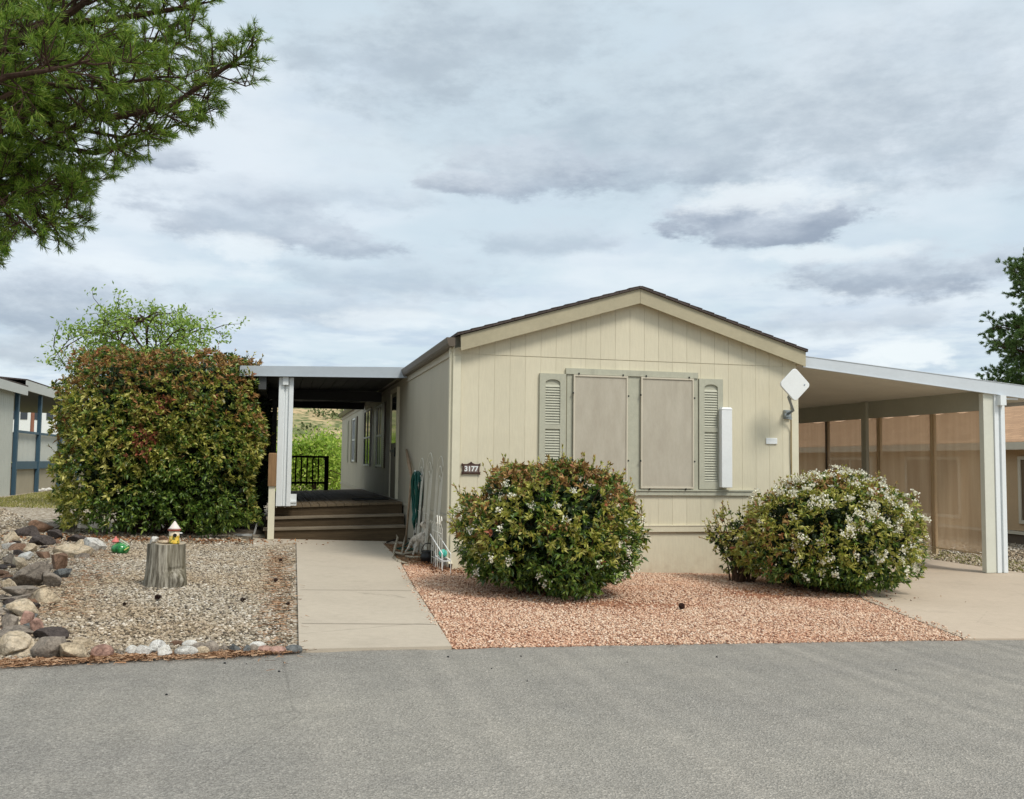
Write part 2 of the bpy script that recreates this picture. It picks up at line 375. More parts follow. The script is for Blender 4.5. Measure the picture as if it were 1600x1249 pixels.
def blob(px, py, hw, hh, soft=.5, wstr=1.3, both=False):
    a0, e0 = azel(px, py); wa = hw/1500; we = hh/1500
    dx = wmath('DIVIDE', wmath('SUBTRACT', az, a0), wa); dy = wmath('DIVIDE', wmath('SUBTRACT', el, e0), we)
    dx = wmath('ADD', dx, wmath('MULTIPLY', wx, wstr*1.6)); dy = wmath('ADD', dy, wmath('MULTIPLY', wy, wstr*1.6))
    r = wmath('SQRT', wmath('ADD', wmath('MULTIPLY', dx, dx), wmath('MULTIPLY', dy, dy)))
    r = wmath('ADD', r, wmath('MULTIPLY', wz, wstr))
    return (wmap(r, 1-soft, 1+soft, 1, 0), dy) if both else wmap(r, 1-soft, 1+soft, 1, 0)
S_BASE = lin((186,200,208)); S_WHITE = lin((216,222,224)); S_GREY = lin((186,198,208)); S_DARK = lin((150,160,178)); S_BLUE = lin((166,188,214))
col = wmix(wmap(n1.outputs['Fac'], .35, .68, 0, 1), S_BASE, lin((204,212,218)))
col = wmix(wmath('MULTIPLY', wmap(n2.outputs['Fac'], .5, .72, 0, 1), .55), col, S_GREY)
# band of low cloud streaks near the horizon
low = wmap(el, .0, .26, 1, 0)
str_ = wnoise(wcomb(wmath('MULTIPLY', az, 2.2), wmath('MULTIPLY', el, 13.)), 3.2, 6, .6)
col = wmix(wmath('MULTIPLY', low, wmap(str_.outputs['Fac'], .44, .62, 0, .85)), col, lin((154,171,192)))
col = wmix(wmath('MULTIPLY', low, wmap(str_.outputs['Color'], .5, .66, 0, .9)), col, S_WHITE)
dark = [(620,85,170,65,.6,.5), (760,50,190,80,.6,.55), (1060,190,420,90,.9,.5), (1420,130,330,120,.9,.45), (820,265,130,42,.45,.7), (720,285,75,16,.4,.8),
        (1000,265,120,26,.5,.45), (1190,345,135,38,.35,.95), (1160,375,60,18,.4,.5), (1410,425,150,34,.5,.8), (390,345,165,36,.45,.6), (530,378,75,22,.45,.7), (250,245,80,18,.5,.7),
        (60,470,190,50,.6,.75), (60,545,240,24,.6,.6), (620,430,150,34,.6,.35), (870,375,130,22,.6,.4), (430,300,190,22,.6,.35), (1560,250,120,40,.9,.2), (500,480,200,24,.6,.4), (1330,500,140,20,.6,.4)]
for (x, y, a, b, s_, k) in dark:
    bm_, dy_ = blob(x, y, a, b, s_*.8, both=True); m = wmath('MULTIPLY', bm_, k)
    tone = wmap(wmath('ADD', dy_, wmath('MULTIPLY', wz, 2.2)), -1.0, 1.1, 0, 1)
    col = wmix(m, col, wmix(tone, lin((134,144,158)), lin((188,196,204))) if y > 200 else wmix(tone, lin((148,160,170)), lin((184,194,200))))
brt = [(1195,308,110,22,.4,.7), (1425,555,60,22,.35,.9), (372,385,62,24,.35,.6), (1300,395,100,12,.5,.6), (620,500,120,14,.5,.6), (250,420,150,16,.6,.5), (1000,440,160,30,.8,.4), (600,250,180,40,.9,.3)]
for (x, y, a, b, s_, k) in brt:
    col = wmix(wmath('MULTIPLY', blob(x, y, a, b, s_), k), col, S_WHITE)
skys = wnew('ShaderNodeVectorMath', operation='SCALE'); wl.new(sky.outputs[0], skys.inputs[0]); skys.inputs[3].default_value = .08
fin = wmix(.86, skys.outputs[0], col)
wl.new(fin, bg.inputs[0]); w.cycles.sampling_method = 'NONE'; bg.inputs[1].default_value = 1.0
sd = bpy.data.lights.new('sun', 'SUN'); sd.energy = 2.0; sd.angle = radians(18); sd.color = (1, .95, .87)
so = bpy.data.objects.new('sun', sd); COL.objects.link(so)
from mathutils import Vector, Matrix
sv = Vector((sin(SUN_AZ)*cos(SUN_EL), cos(SUN_AZ)*cos(SUN_EL), sin(SUN_EL))); so.rotation_euler = sv.to_track_quat('Z', 'Y').to_euler()
sc.view_settings.view_transform = 'Standard'; sc.view_settings.look = 'None'; sc.view_settings.gamma = 1; sc.view_settings.exposure = .5
# ------------------------------------------------------------------ camera object
cd = bpy.data.cameras.new('camera'); co = bpy.data.objects.new('camera', cd); COL.objects.link(co)
cd.sensor_fit = 'HORIZONTAL'; cd.sensor_width = 36; cd.lens = FPX/1600*36; cd.clip_start = .1; cd.clip_end = 3000
mw = Matrix(((R2[0], U2[0], -FWD[0], CAM[0]), (R2[1], U2[1], -FWD[1], CAM[1]), (R2[2], U2[2], -FWD[2], CAM[2]), (0,0,0,1)))
co.matrix_world = mw; sc.camera = co
sc.render.resolution_x = 1024; sc.render.resolution_y = 799
# ================================================================== THE SETTING
def gz(x): return G(x)
def sheet(name, poly, dz, mat, edge=.0, loc=None):
    """flat polygon following the ground slope, with a real thickness"""
    mb = MB(); n = len(poly)
    top = [(x, y, G(x)+dz) for x, y in poly]; bot = [(x, y, G(x)+dz-edge-.03) for x, y in poly]
    mb.add(top+bot, [tuple(range(n))] + [(i, n+i, n+(i+1) % n, (i+1) % n) for i in range(n)])
    return mb.build(name, mat)
# ground sheet to the horizon with a hill range
def hillh(x, y):
    d = sqrt(x*x+y*y)
    h = G(x)
    t = min(max((y-70)/110, 0), 1); t = t*t*(3-2*t)
    hh = 9+2.2*sin(x*.021+1)+1.2*sin(x*.057+2)+.6*sin(x*.13+y*.03)
    dip = -3*min(max((y-26)/25, 0), 1)
    return h + dip*(1-t) + t*hh*(1+.1*sin(y*.05)) if y > 26 else h
xs = np.concatenate([np.linspace(-1500, -220, 14), np.linspace(-200, 200, 81), np.linspace(220, 1500, 14)])
xs = np.unique(np.concatenate([xs, [-9, 6]])); 
ys = np.concatenate([[-400, -60, -20, 0, 26], np.linspace(30, 260, 70), np.linspace(280, 1800, 12)])
V = np.array([(x, y, hillh(x, y)) for y in ys for x in xs]); nx = len(xs)
F = np.array([(j*nx+i, j*nx+i+1, (j+1)*nx+i+1, (j+1)*nx+i) for j in range(len(ys)-1) for i in range(nx-1)])
def groundmat():
    n = N('terrain'); v = n.coord()
    vo = n.new('ShaderNodeTexVoronoi'); vo.inputs['Scale'].default_value = 26; n.link(v, vo.inputs['Vector'])
    sp = n.new('ShaderNodeSeparateColor'); n.link(vo.outputs['Color'], sp.inputs[0])
    near = n.ramp(sp.outputs[0], [(0, lin((96,84,70))), (.4, lin((150,136,116))), (.75, lin((178,166,148))), (1, lin((206,198,184)))])
    f = n.noise(v, .09, 6, .6); g = n.noise(v, .6, 5, .6)
    far = n.ramp(f, [(.35, lin((196,168,130))), (.5, lin((176,160,122))), (.62, lin((120,124,82)))])
    far = n.mix(n.ramp(g, [(.48, (0,)*3), (.6, (1,)*3)]), far, lin((96,106,66)))
    s_ = n.new('ShaderNodeSeparateXYZ'); n.link(v, s_.inputs[0]); mr = n.new('ShaderNodeMapRange'); n.link(s_.outputs[1], mr.inputs[0]); mr.inputs[1].default_value = 24; mr.inputs[2].default_value = 34
    c = n.mix(mr.outputs[0], near, far)
    return n.done(c, .95, n.bump(vo.outputs['Distance'], -.5, .02), .1)
tag(mesh_np('ground', V, F, groundmat()), kind='structure')
# road
RE = [gnd(0, 1045), gnd(120, 1039), gnd(250, 1033), gnd(360, 1029), gnd(467, 1022), gnd(706, 1017), gnd(900, 1012), gnd(1200, 1007), gnd(1510, 1003), gnd(1600, 1002)]
RE = [(p[0], p[1]) for p in RE]
re_poly = [(-60, RE[0][1]-8.)] + [(-9, RE[0][1]-.75)] + RE + [(9, RE[-1][1]-.1), (60, RE[-1][1]-1)]
def road_edge_y(x):
    for (a, b), (c, d) in zip(re_poly[:-1], re_poly[1:]):
        if a <= x <= c: return b+(d-b)*(x-a)/(c-a)
    return re_poly[-1][1]
mb = MB()
xs_r = [-60,-30,-15,-9,-7,-5] + list(np.arange(-4.2, 6, .12)) + [6, 7, 9, 20, 60]
V=[];F=[]
for i, x in enumerate(xs_r):
    j = .018*sin(x*7.3)+.012*sin(x*23)+random.uniform(-.014,.014)
    V += [(x, -40, G(x)+.012), (x, road_edge_y(x)+j, G(x)+.012), (x, road_edge_y(x)+j+.02, G(x)-.03)]
    if i: b=i*3; F += [(b-3, b, b+1, b-2), (b-2, b+1, b+2, b-1)]
tag(mesh_np('road', V, F, M['asphalt']), kind='structure')
# walkway
WL = [gnd(463, 851), gnd(465, 935), gnd(467, 1022)]; WR = [gnd(706, 1017), gnd(675, 966), gnd(645, 919), gnd(626, 884), gnd(612, 866), gnd(597, 851)]
wy0 = lambda x: road_edge_y(x)+.012
walk = [(WL[0][0], WL[0][1]), (WL[1][0], WL[1][1]), (WL[2][0], wy0(WL[2][0])), (WR[0][0], wy0(WR[0][0]))] + [(p[0], p[1]) for p in WR[1:]]
# landing in front of the steps joined on
LF = gnd(396, 857); LFr = gnd(463, 851)
Y_ST = 4.02
poly = [(LFr[0], LFr[1])] + walk[1:] + [(-.2, walk[-1][1]+.05), (-.2, Y_ST+.9), (-2.6, Y_ST+.9), (LF[0], LF[1])]
mb = MB(); n = len(poly); top = [(x, y, G(x)+.03) for x, y in poly]; bot = [(x, y, G(x)-.05) for x, y in poly]
mb.add(top+bot, [tuple(range(n))]+[(i, n+i, n+(i+1) % n, (i+1) % n) for i in range(n)])
path = tag(mb.build('path', M['concrete'], bevel=0), kind='structure')
# control joints (shallow dark grooves laid as thin strips of sealant)
mb = MB()
for (a, b, c, d) in ((466, 927, 655, 928), (467, 981, 686, 982)):
    P = gnd(a, b); Q = gnd(c, d); mb.add([(P[0]+.02, P[1]-.006, G(P[0])+.034), (Q[0]-.02, Q[1]-.006, G(Q[0])+.034), (Q[0]-.02, Q[1]+.006, G(Q[0])+.034), (P[0]+.02, P[1]+.006, G(P[0])+.034)], [(0,1,2,3)])
tag(mb.build('path_joint', paint('joint', lin((128,118,104)), .2, 20, .9)), kind='structure')
# driveway
D0 = gnd(1510, 1003); D1 = gnd(1350, 940); 
drv = [(D0[0], road_edge_y(D0[0])+.012), (9.6, road_edge_y(9.6)+.012), (8.75, -1.5), (8.3, 0), (8.3, 12), (4.72, 12), (4.72, -.4), (4.55, -1.4), (D1[0], D1[1])]
mb = MB(); n = len(drv); top = [(x, y, G(x)+.025) for x, y in drv]
# split at x=6 so the sheet follows the slope break
def clip(poly, x0, keep_less):
    out = []
    for (a, b) in zip(poly, poly[1:]+poly[:1]):
        ia = (a[0] <= x0) == keep_less; ib = (b[0] <= x0) == keep_less
        if ia: out.append(a)
        if ia != ib:
            t = (x0-a[0])/(b[0]-a[0]); out.append((x0, a[1]+(b[1]-a[1])*t))
    return out
for kl in (True, False):
    p = clip(drv, 6., kl); n = len(p)
    mb.add([(x, y, G(x)+.025) for x, y in p]+[(x, y, G(x)-.06) for x, y in p], [tuple(range(n))]+[(i, n+i, n+(i+1) % n, (i+1) % n) for i in range(n)])
tag(mb.build('driveway', M['drive']), kind='structure')
# red gravel bed
rb_poly = [(WR[0][0]+.01, wy0(WR[0][0])-.0), (D0[0], wy0(D0[0])), (D1[0], D1[1]), (4.55, -1.4), (4.72, -.4), (4.72, .02), (-.05, .02), (-.15, 1.2), (WR[3][0]+.02, WR[3][1]), (WR[2][0]+.02, WR[2][1]), (WR[1][0]+.02, WR[1][1])]
rb = MB(); n = len(rb_poly); rb.add([(x, y, G(x)+.008) for x, y in rb_poly], [tuple(range(n))])
tag(rb.build('gravel_bed', M['redsoil']), kind='structure')
sb = MB(); sp_ = [(WR[3][0]+.02, WR[3][1]), (-.13, .9), (-.13, 4.), (-.2, walk[-1][1]+.03), (WR[5][0]+.02, WR[5][1])]
sb.add([(x, y, G(x)+.012) for x, y in sp_], [tuple(range(len(sp_)))])
tag(sb.build('soil_bed', M['brownsoil']), kind='structure')
# ---- loose stones
def inside(P, poly):
    x, y = P[:, 0], P[:, 1]; r = np.zeros(len(P), bool); n = len(poly)
    for i in range(n):
        x1, y1 = poly[i]; x2, y2 = poly[(i+1) % n]
        c = ((y1 > y) != (y2 > y)) & (x < (x2-x1)*(y-y1)/((y2-y1)+1e-12)+x1); r ^= c
    return r
t_ = (1+sqrt(5))/2
ICO_V = np.array([(-1,t_,0),(1,t_,0),(-1,-t_,0),(1,-t_,0),(0,-1,t_),(0,1,t_),(0,-1,-t_),(0,1,-t_),(t_,0,-1),(t_,0,1),(-t_,0,-1),(-t_,0,1)])/sqrt(1+t_*t_)
ICO_F = np.array([(0,11,5),(0,5,1),(0,1,7),(0,7,10),(0,10,11),(1,5,9),(5,11,4),(11,10,2),(10,7,6),(7,1,8),(3,9,4),(3,4,2),(3,2,6),(3,6,8),(3,8,9),(4,9,5),(2,4,11),(6,2,10),(8,6,7),(9,8,1)])
OCT_V = np.array([(1,0,0),(-1,0,0),(0,1,0),(0,-1,0),(0,0,1),(0,0,-1)], float)
OCT_F = np.array([(0,2,4),(2,1,4),(1,3,4),(3,0,4),(2,0,5),(1,2,5),(3,1,5),(0,3,5)])
def stones(name, poly, dens, size, mat, ico=True, zoff=.006, sizefn=None, keep=None, jit=.28, spill=None):
    xs_, ys_ = zip(*poly); A = (max(xs_)-min(xs_))*(max(ys_)-min(ys_)); n = int(A*dens)
    P = np.stack([RNG.uniform(min(xs_), max(xs_), n), RNG.uniform(min(ys_), max(ys_), n)], 1); P = P[inside(P, poly if spill is None else spill)]; out_ = ~inside(P, poly)
    if spill is not None: ok_ = ~out_ | (RNG.uniform(size=len(P)) < .10); P = P[ok_]; out_ = out_[ok_]
    if keep is not None: kk_ = keep(P); P = P[kk_]; out_ = out_[kk_]
    n = len(P); BV, BF = (ICO_V, ICO_F) if ico else (OCT_V, OCT_F)
    s = size*RNG.uniform(.55, 1.35, n)
    if sizefn is not None: s = s*sizefn(P)
    S = np.stack([s*RNG.uniform(.7, 1.3, n), s*RNG.uniform(.6, 1., n), s*RNG.uniform(.35, .7, n)], 1)/2
    V = BV[None]*(1+RNG.uniform(-jit, jit, (n, len(BV), 1)))*S[:, None, :]
    a = RNG.uniform(0, 2*pi, n); b = RNG.uniform(-.5, .5, n); ca, sa, cb, sb_ = np.cos(a), np.sin(a), np.cos(b), np.sin(b)
    x = V[..., 0]*cb[:, None]-V[..., 2]*sb_[:, None]; z = V[..., 0]*sb_[:, None]+V[..., 2]*cb[:, None]; y = V[..., 1]
    X = x*ca[:, None]-y*sa[:, None]; Y = x*sa[:, None]+y*ca[:, None]
    gzv = -1.34-.03*np.clip(P[:, 0], -9, 6)
    V = np.stack([X+P[:, 0:1], Y+P[:, 1:2], z+(gzv+zoff+out_*.018+RNG.uniform(0, .01, n)+S[:, 2]*.4)[:, None]], -1).reshape(-1, 3)
    F = (BF[None]+(np.arange(n)*len(BV))[:, None, None]).reshape(-1, 3)
    return mesh_np(name, V, F, mat)
lg_poly = [(-2.13, wy0(-2.1)+.12), (-1.95, 2.6), (-2.6, 3.2), (-2.9, 4.9), (-6.2, 5.6), (-6.6, 7.5), (-9.4, 14.5), (-12, 14.5), (-12, 7), (-7.5, -2), (-6.0, -5.2), (-4.0, wy0(-4)+.15), (-3, wy0(-3)+.12)]
def thin(P):   # bare needle-strewn patches by the walk and the rocks
    x, y = P[:, 0], P[:, 1]
    f = np.sin(x*2.1+y*1.3)+np.sin(x*5.3-y*3.1)*.6+np.sin(y*7+x)*.3
    e = np.clip((x+2.35)/.25, 0, 1)*np.clip((3-y)/3, 0, 1)
    return RNG.uniform(0, 1, len(P)) > (.25*(f > 1.1)+.78*e)
near_p = [p for p in lg_poly]
tag(stones('grey_gravel', [(-1.88, -5.4), (-1.83, 2.8), (-6.5, 2.8), (-6.5, -5.6)], 3600, .0255, M['stones'], True, keep=lambda P: (inside(P, lg_poly) | (RNG.uniform(size=len(P)) < .03)) & thin(P)),
    'pale tan and grey loose gravel in the yard left of the walk', 'gravel', kind='stuff')
tag(stones('yard_gravel', [(-1.95, 2.8), (-1.95, 15), (-12, 15), (-12, 2.8)], 500, .055, M['stones'], False, keep=lambda P: inside(P, lg_poly)),
    'coarse grey gravel behind the rock pile reaching the left house', 'gravel', kind='stuff')
def redkeep(P):
    x, y = P[:, 0], P[:, 1]
    bare = np.exp(-(((x-.9)/1.0)**2+((y+2.9)/.33)**2)) + np.exp(-(((x-2.9)/.7)**2+((y+2.1)/.5)**2)) + np.exp(-(((x+.2)/.5)**2+((y-.7)/.7)**2))*1.2
    return RNG.uniform(0, 1, len(P)) > bare*.95
tag(stones('red_gravel', rb_poly, 5200, .0225, M['chips'], False, keep=redkeep, spill=[(x+(-.09 if x < 0 else .09), y-.07) for x, y in rb_poly]), 'salmon red crushed gravel in front of the beige house', 'gravel', kind='stuff')
tag(stones('side_gravel', [(8.35, -1), (8.35, 12), (12.3, 12), (12.3, 1.0), (10.6, -3)], 420, .055, M['stones'], False), 'grey gravel strip between the carport slab and right house', 'gravel', kind='stuff')
# ---- pine litter strip along the road edge and in patches
def litter(name, spots, n, label, L=.07, wdt=.004):
    Vs = []; Fs = []
    for k in range(n):
        (x, y, sx, sy_) = spots[k % len(spots)]; x += random.gauss(0, sx); y += random.gauss(0, sy_)
        a = random.uniform(0, pi); l = L*random.uniform(.5, 1.1); z = G(x)+.02+random.uniform(0, .014)
        dx, dy = cos(a)*l/2, sin(a)*l/2; px_, py_ = -sin(a)*wdt/2, cos(a)*wdt/2; b = len(Vs)
        Vs += [(x-dx-px_, y-dy-py_, z), (x+dx-px_, y+dy-py_, z+random.uniform(-.006, .008)), (x+dx+px_, y+dy+py_, z+.002), (x-dx+px_, y-dy+py_, z+.002)]; Fs.append((b, b+1, b+2, b+3))
    tag(mesh_np(name, Vs, Fs, M['litter']), label, 'pine litter', kind='stuff')
sp = [(x, road_edge_y(x)+.03, .08, .05) for x in np.linspace(-4.6, -2.2, 30)]
litter('needle_litter', sp, 5200, 'rust orange pine needles along the road edge by the rocks')
sp = [(-2.22, y, .09, .4) for y in np.linspace(-4.6, 1.4, 9)] + [(-3.95, -3.2, .15, .5), (-4.1, -1.2, .15, .6), (-4.4, .6, .2, .5), (-4.7, 2, .3, .3)]*2
litter('scattered_litter', sp, 2600, 'thin scatter of dry orange needles over the grey gravel')
# sparse grass at left far and right side strip
def grass(name, x0, x1, y0, y1, n, label, h=.06):
    Vs = []; Fs = []
    for k in range(n):
        x = random.uniform(x0, x1); y = random.uniform(y0, y1); z = G(x); a = random.uniform(0, pi); ww = .012; hh = h*random.uniform(.4, 1.2); b = len(Vs)
        lx, ly = random.uniform(-.03, .03), random.uniform(-.03, .03)
        Vs += [(x-cos(a)*ww, y-sin(a)*ww, z), (x+cos(a)*ww, y+sin(a)*ww, z), (x+lx, y+ly, z+hh)]; Fs.append((b, b+1, b+2))
    m = island('grass_'+name, [(0, lin((120,124,66))), (.5, lin((150,150,86))), (1, lin((188,178,120)))], .7, .1, .3)
    tag(mesh_np(name, Vs, Fs, m), label, 'grass', kind='stuff')
grass('dry_grass', -9.2, -6.2, 11.5, 24, 14000, 'short yellowing grass beside the left house porch', .05)
grass('weeds', 8.4, 9.6, -.5, 9, 6000, 'thin green weeds along the edge of the carport slab', .05)
# ================================================================== FOLIAGE TOOLS
def unit(v): return v/(np.linalg.norm(v, axis=-1, keepdims=True)+1e-9)
def leaves(P, D, L, W, fold=.25, droop=0.):
    """P base points, D leaf directions, sizes -> verts (n*6), tris"""
    n = len(P); D = unit(D); R = RNG.normal(size=(n, 3)); S = unit(np.cross(D, R)); Nn = np.cross(S, D)
    L = L[:, None]; W = W[:, None]
    mid = P+D*L*.5-Nn*W*fold; tip = P+D*L+np.array([0, 0, -1.])*L*droop
    l1 = P+D*L*.45+S*W*.5; r1 = P+D*L*.45-S*W*.5
    V = np.stack([P, l1, tip, r1, mid], 1).reshape(-1, 3)
    b = (np.arange(n)*5)[:, None, None]
    F = (np.array([(0,1,4),(1,2,4),(2,3,4),(3,0,4)])[None]+b).reshape(-1, 3)
    return V, F
def tube_net(paths, n=4):
    mb = MB()
    for pts, rad in paths: mb.tube(pts, rad, n, False)
    return mb
def wavy(D, seed, k=3.):
    r = np.random.default_rng(seed); o = np.zeros(len(D))
    for i in range(7):
        w_ = r.normal(size=3)*k; o += np.sin(D @ w_ + r.uniform(0, 6.28))
    return o/7
def shrub(name, label, cat, c, ext, power, n_tips, L, seed, matfn, mats, lump=.12, base=None, inner=.45, stemn=40, group=None, trim=None, hole=None, lump_hi=.07, taper=0., core=.5, stray=150):
    c = np.array(c, float); ext = np.array(ext, float)
    zb = G(c[0]); root = empty(name, (c[0], c[1], zb), label, cat, group)
    D = unit(RNG.normal(size=(n_tips, 3)))
    rad = 1/((np.abs(D/ext)**power).sum(1))**(1/power)
    rad = rad*(1+lump*wavy(D, seed, 2.2)*2+lump_hi*wavy(D, seed+1, 11)*2)
    f = np.where(RNG.uniform(size=n_tips) < .72, RNG.uniform(.9, 1.03, n_tips), RNG.uniform(inner, .92, n_tips))
    P = c+D*(rad*f)[:, None]
    if taper: 
        zz = np.clip((P[:, 2]-zb)/(2*ext[2]), 0, 1); k = 1-taper*np.clip(.35-zz, 0, 1)/.35; P[:, :2] = c[:2]+(P[:, :2]-c[:2])*k[:, None]
    O = unit(D/ext**1.0*ext.mean())
    ok = (P[:, 2] > zb+.05) & ~((wavy(D, seed+9, 10) < -.27) & (f > .8) & (RNG.uniform(size=n_tips) < .85))
    if base is not None: ok &= P[:, 2] > zb+base*(1+.6*np.sin(P[:, 0]*5+seed))
    if trim is not None: ok &= trim(P)
    P = P[ok]; O = O[ok]; f = f[ok]; D = D[ok]; n = len(P)
    T = unit(O+np.array([0, 0, .45])+RNG.normal(size=(n, 3))*.35)   # shoot direction
    k = 7; Pk = np.repeat(P, k, 0); Tk = np.repeat(T, k, 0)
    Rr = unit(np.cross(Tk, RNG.normal(size=(n*k, 3)))); ang = RNG.uniform(.45, 1.35, n*k)[:, None]
    LD = Tk*np.cos(ang)+Rr*np.sin(ang); Pk = Pk-Tk*RNG.uniform(0, .05, n*k)[:, None]
    Ls = L*RNG.uniform(.6, 1.15, n*k); Ws = Ls*RNG.uniform(.32, .45, n*k)
    V, F = leaves(Pk, LD, Ls, Ws, .3, .12)
    mt = matfn(P, f); mi = np.repeat(np.repeat(mt, k), 4)
    if core:   # bigger leaves deep inside, interior shade put into their dark colour
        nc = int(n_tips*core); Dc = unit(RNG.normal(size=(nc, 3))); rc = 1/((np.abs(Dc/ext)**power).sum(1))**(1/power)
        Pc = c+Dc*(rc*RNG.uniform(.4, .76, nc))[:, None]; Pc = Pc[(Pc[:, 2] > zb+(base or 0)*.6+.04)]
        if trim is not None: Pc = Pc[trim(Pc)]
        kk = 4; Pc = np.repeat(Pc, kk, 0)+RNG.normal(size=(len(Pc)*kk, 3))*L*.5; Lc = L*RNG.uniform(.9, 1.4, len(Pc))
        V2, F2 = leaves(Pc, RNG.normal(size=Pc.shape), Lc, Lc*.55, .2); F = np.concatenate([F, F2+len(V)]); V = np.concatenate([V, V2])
        mi = np.concatenate([mi, np.full(len(F2), len(mats))]); mats = list(mats)+[M['leaf_shade']]
    paths = []
    # new shoots standing out of the outline
    cand = np.nonzero((f > .93) & (O[:, 2] > -.2))[0]; cand = RNG.permutation(cand)[:stray]; SP = []; SD = []; 
    for i in cand:
        d_ = unit(T[i]+np.array([0, 0, .7])+RNG.normal(size=3)*.25); l_ = random.uniform(.06, .2)*L/.09; e_ = P[i]+d_*l_; paths.append(([P[i]-d_*.08, P[i]+d_*l_*.5, e_], [.004, .003, .0015]))
        for q in np.linspace(.15, 1, 7): SP.append(P[i]+d_*l_*q); SD.append(d_*.8+unit(RNG.normal(size=3))*.9)
        for q in range(3): SP.append(e_); SD.append(d_+unit(RNG.normal(size=3))*.5)
    if len(SP):
        ls_ = L*RNG.uniform(.35, .75, len(SP)); V3, F3 = leaves(np.array(SP), np.array(SD), ls_, ls_*.36, .3, .05); F = np.concatenate([F, F3+len(V)]); V = np.concatenate([V, V3])
        mi = np.concatenate([mi, np.repeat(RNG.choice([1, 1, 2] if len(mats) > 2 else [0], len(SP)), 4)])
    fol = mesh_np('foliage', V, F, mats, root, mi)
    idx = RNG.choice(n, min(stemn, n), replace=False)
    for i in idx:
        b = np.array([c[0]+random.uniform(-.12, .12)*ext[0]*3, c[1]+random.uniform(-.1, .1)*ext[1]*3, zb-.02]); t = P[i]
        m1 = b*.6+t*.4+np.array([0, 0, .12*ext[2]]); m2 = b*.25+t*.75+np.array([0, 0, .06*ext[2]])
        paths.append(([b, m1, m2, t], [.014, .009, .006, .003]))
    tube_net(paths, 5).build('branches', M['twig'], root)
    return root, P, T, f
def blossoms(root, P, T, n, size, mats, label=None, count_each=110, petals=26):
    """each flower head is its own small mesh"""
    idx = list(range(len(P))); random.shuffle(idx); idx = idx[:n]
    idx.sort(key=lambda i: np.linalg.norm(P[i]-CAM))
    def head(ii):
        Vs = []; Fs = []; b = 0
        for i in ii:
            q = RNG.normal(size=(petals, 3))*size*.36; q -= T[i]*(q@T[i])[:, None]*.6
            pp = P[i]+T[i]*.045+q; dd = unit(T[i]+RNG.normal(size=(petals, 3))*.9)
            V, F = leaves(pp, dd, np.full(petals, size*.34), np.full(petals, size*.34), .1)
            Vs.append(V); Fs.append(F+b); b += len(V)
        return np.concatenate(Vs), np.concatenate(Fs)
    for i in idx[:min(count_each, 98)]:
        V, F = head([i]); mesh_np('blossom', V, F, mats, root)
    if len(idx) > 98:
        V, F = head(idx[98:]); o = mesh_np('blossoms', V, F, mats, root); o['kind'] = 'stuff'
def noise3(P, s, seed):
    return wavy(P*s, seed, 1.)
# ---- the big clipped shrub on the left
ZB1 = G(-4.2)
def mf1(P, f):
    h = (P[:, 2]-ZB1)/3.; nz = noise3(P, 2.2, 5)+RNG.normal(size=len(P))*.18
    r = RNG.uniform(size=len(P)); m = np.zeros(len(P), int)
    xl_ = np.clip((-4.3-P[:, 0])/1.2, 0, 1)
    m[(h+nz*.5+xl_*.25 > .22) & (r < .62)] = 1
    m[(h+nz*.6 > .72) & (r < .5)] = 2
    m[(h > .9) & (r < .6)] = 2
    d = np.exp(-((P[:, 0]+4.25)/.22)**2-((P[:, 2]-.25)/.33)**2) + np.exp(-((P[:, 0]+3.95)/.12)**2-((P[:, 2]-.9)/.2)**2)
    m[d > RNG.uniform(.25, 1.2, len(P))] = 3
    return m
LM = [M['leaf_g'], M['leaf_y'], M['leaf_r'], M['leaf_dead']]
def trim1(P):
    x, y = np.zeros(len(P)), np.zeros(len(P)); d = P-CAM; w_ = d@FWD
    return (P[:, 2] < 1.74+.05*np.sin(P[:, 0]*9)+.03*np.sin(P[:, 0]*23+1)) & (P[:, 0] < -2.5+.1*np.sin(P[:, 2]*4))
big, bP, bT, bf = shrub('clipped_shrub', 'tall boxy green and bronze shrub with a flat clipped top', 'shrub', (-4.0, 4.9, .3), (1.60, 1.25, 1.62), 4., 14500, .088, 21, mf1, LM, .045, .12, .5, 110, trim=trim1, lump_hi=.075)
big2 = RNG.permutation(len(bP))[:60]
sel = np.array([i for i in big2 if bP[i][2] < .9])
blossoms(big, bP[sel], bT[sel], 40, .06, [M['bud']], petals=16)
# ---- front left shrub
ZB2 = G(.45)
def mf2(P, f):
    h = (P[:, 2]-ZB2)/1.45; nz = noise3(P, 3.5, 9)+RNG.normal(size=len(P))*.15; r = RNG.uniform(size=len(P)); m = np.zeros(len(P), int)
    m[(h+nz*.5 > .35) & (r < .62)] = 1; m[(h+nz*.5 > .66) & (r < .55)] = 2; m[r > .997] = 3
    return m
s2, P2, T2, f2 = shrub('front_shrub', 'rounded bronze-tipped shrub with few white blossoms beside the house number', 'shrub', (.52, -2.05, -.69), (.95, .92, .72), 2.15, 5000, .074, 33, mf2, LM, .07, .1, .45, 60, lump_hi=.08, trim=lambda P: ~((P[:, 0] < -.02) & (P[:, 2] > -.34)))
o_ = (f2 > .95) & (P2[:, 1] < -1.9) & (P2[:, 2] < -.2)
blossoms(s2, P2[o_], T2[o_], 44, .062, [M['petal']], petals=24)
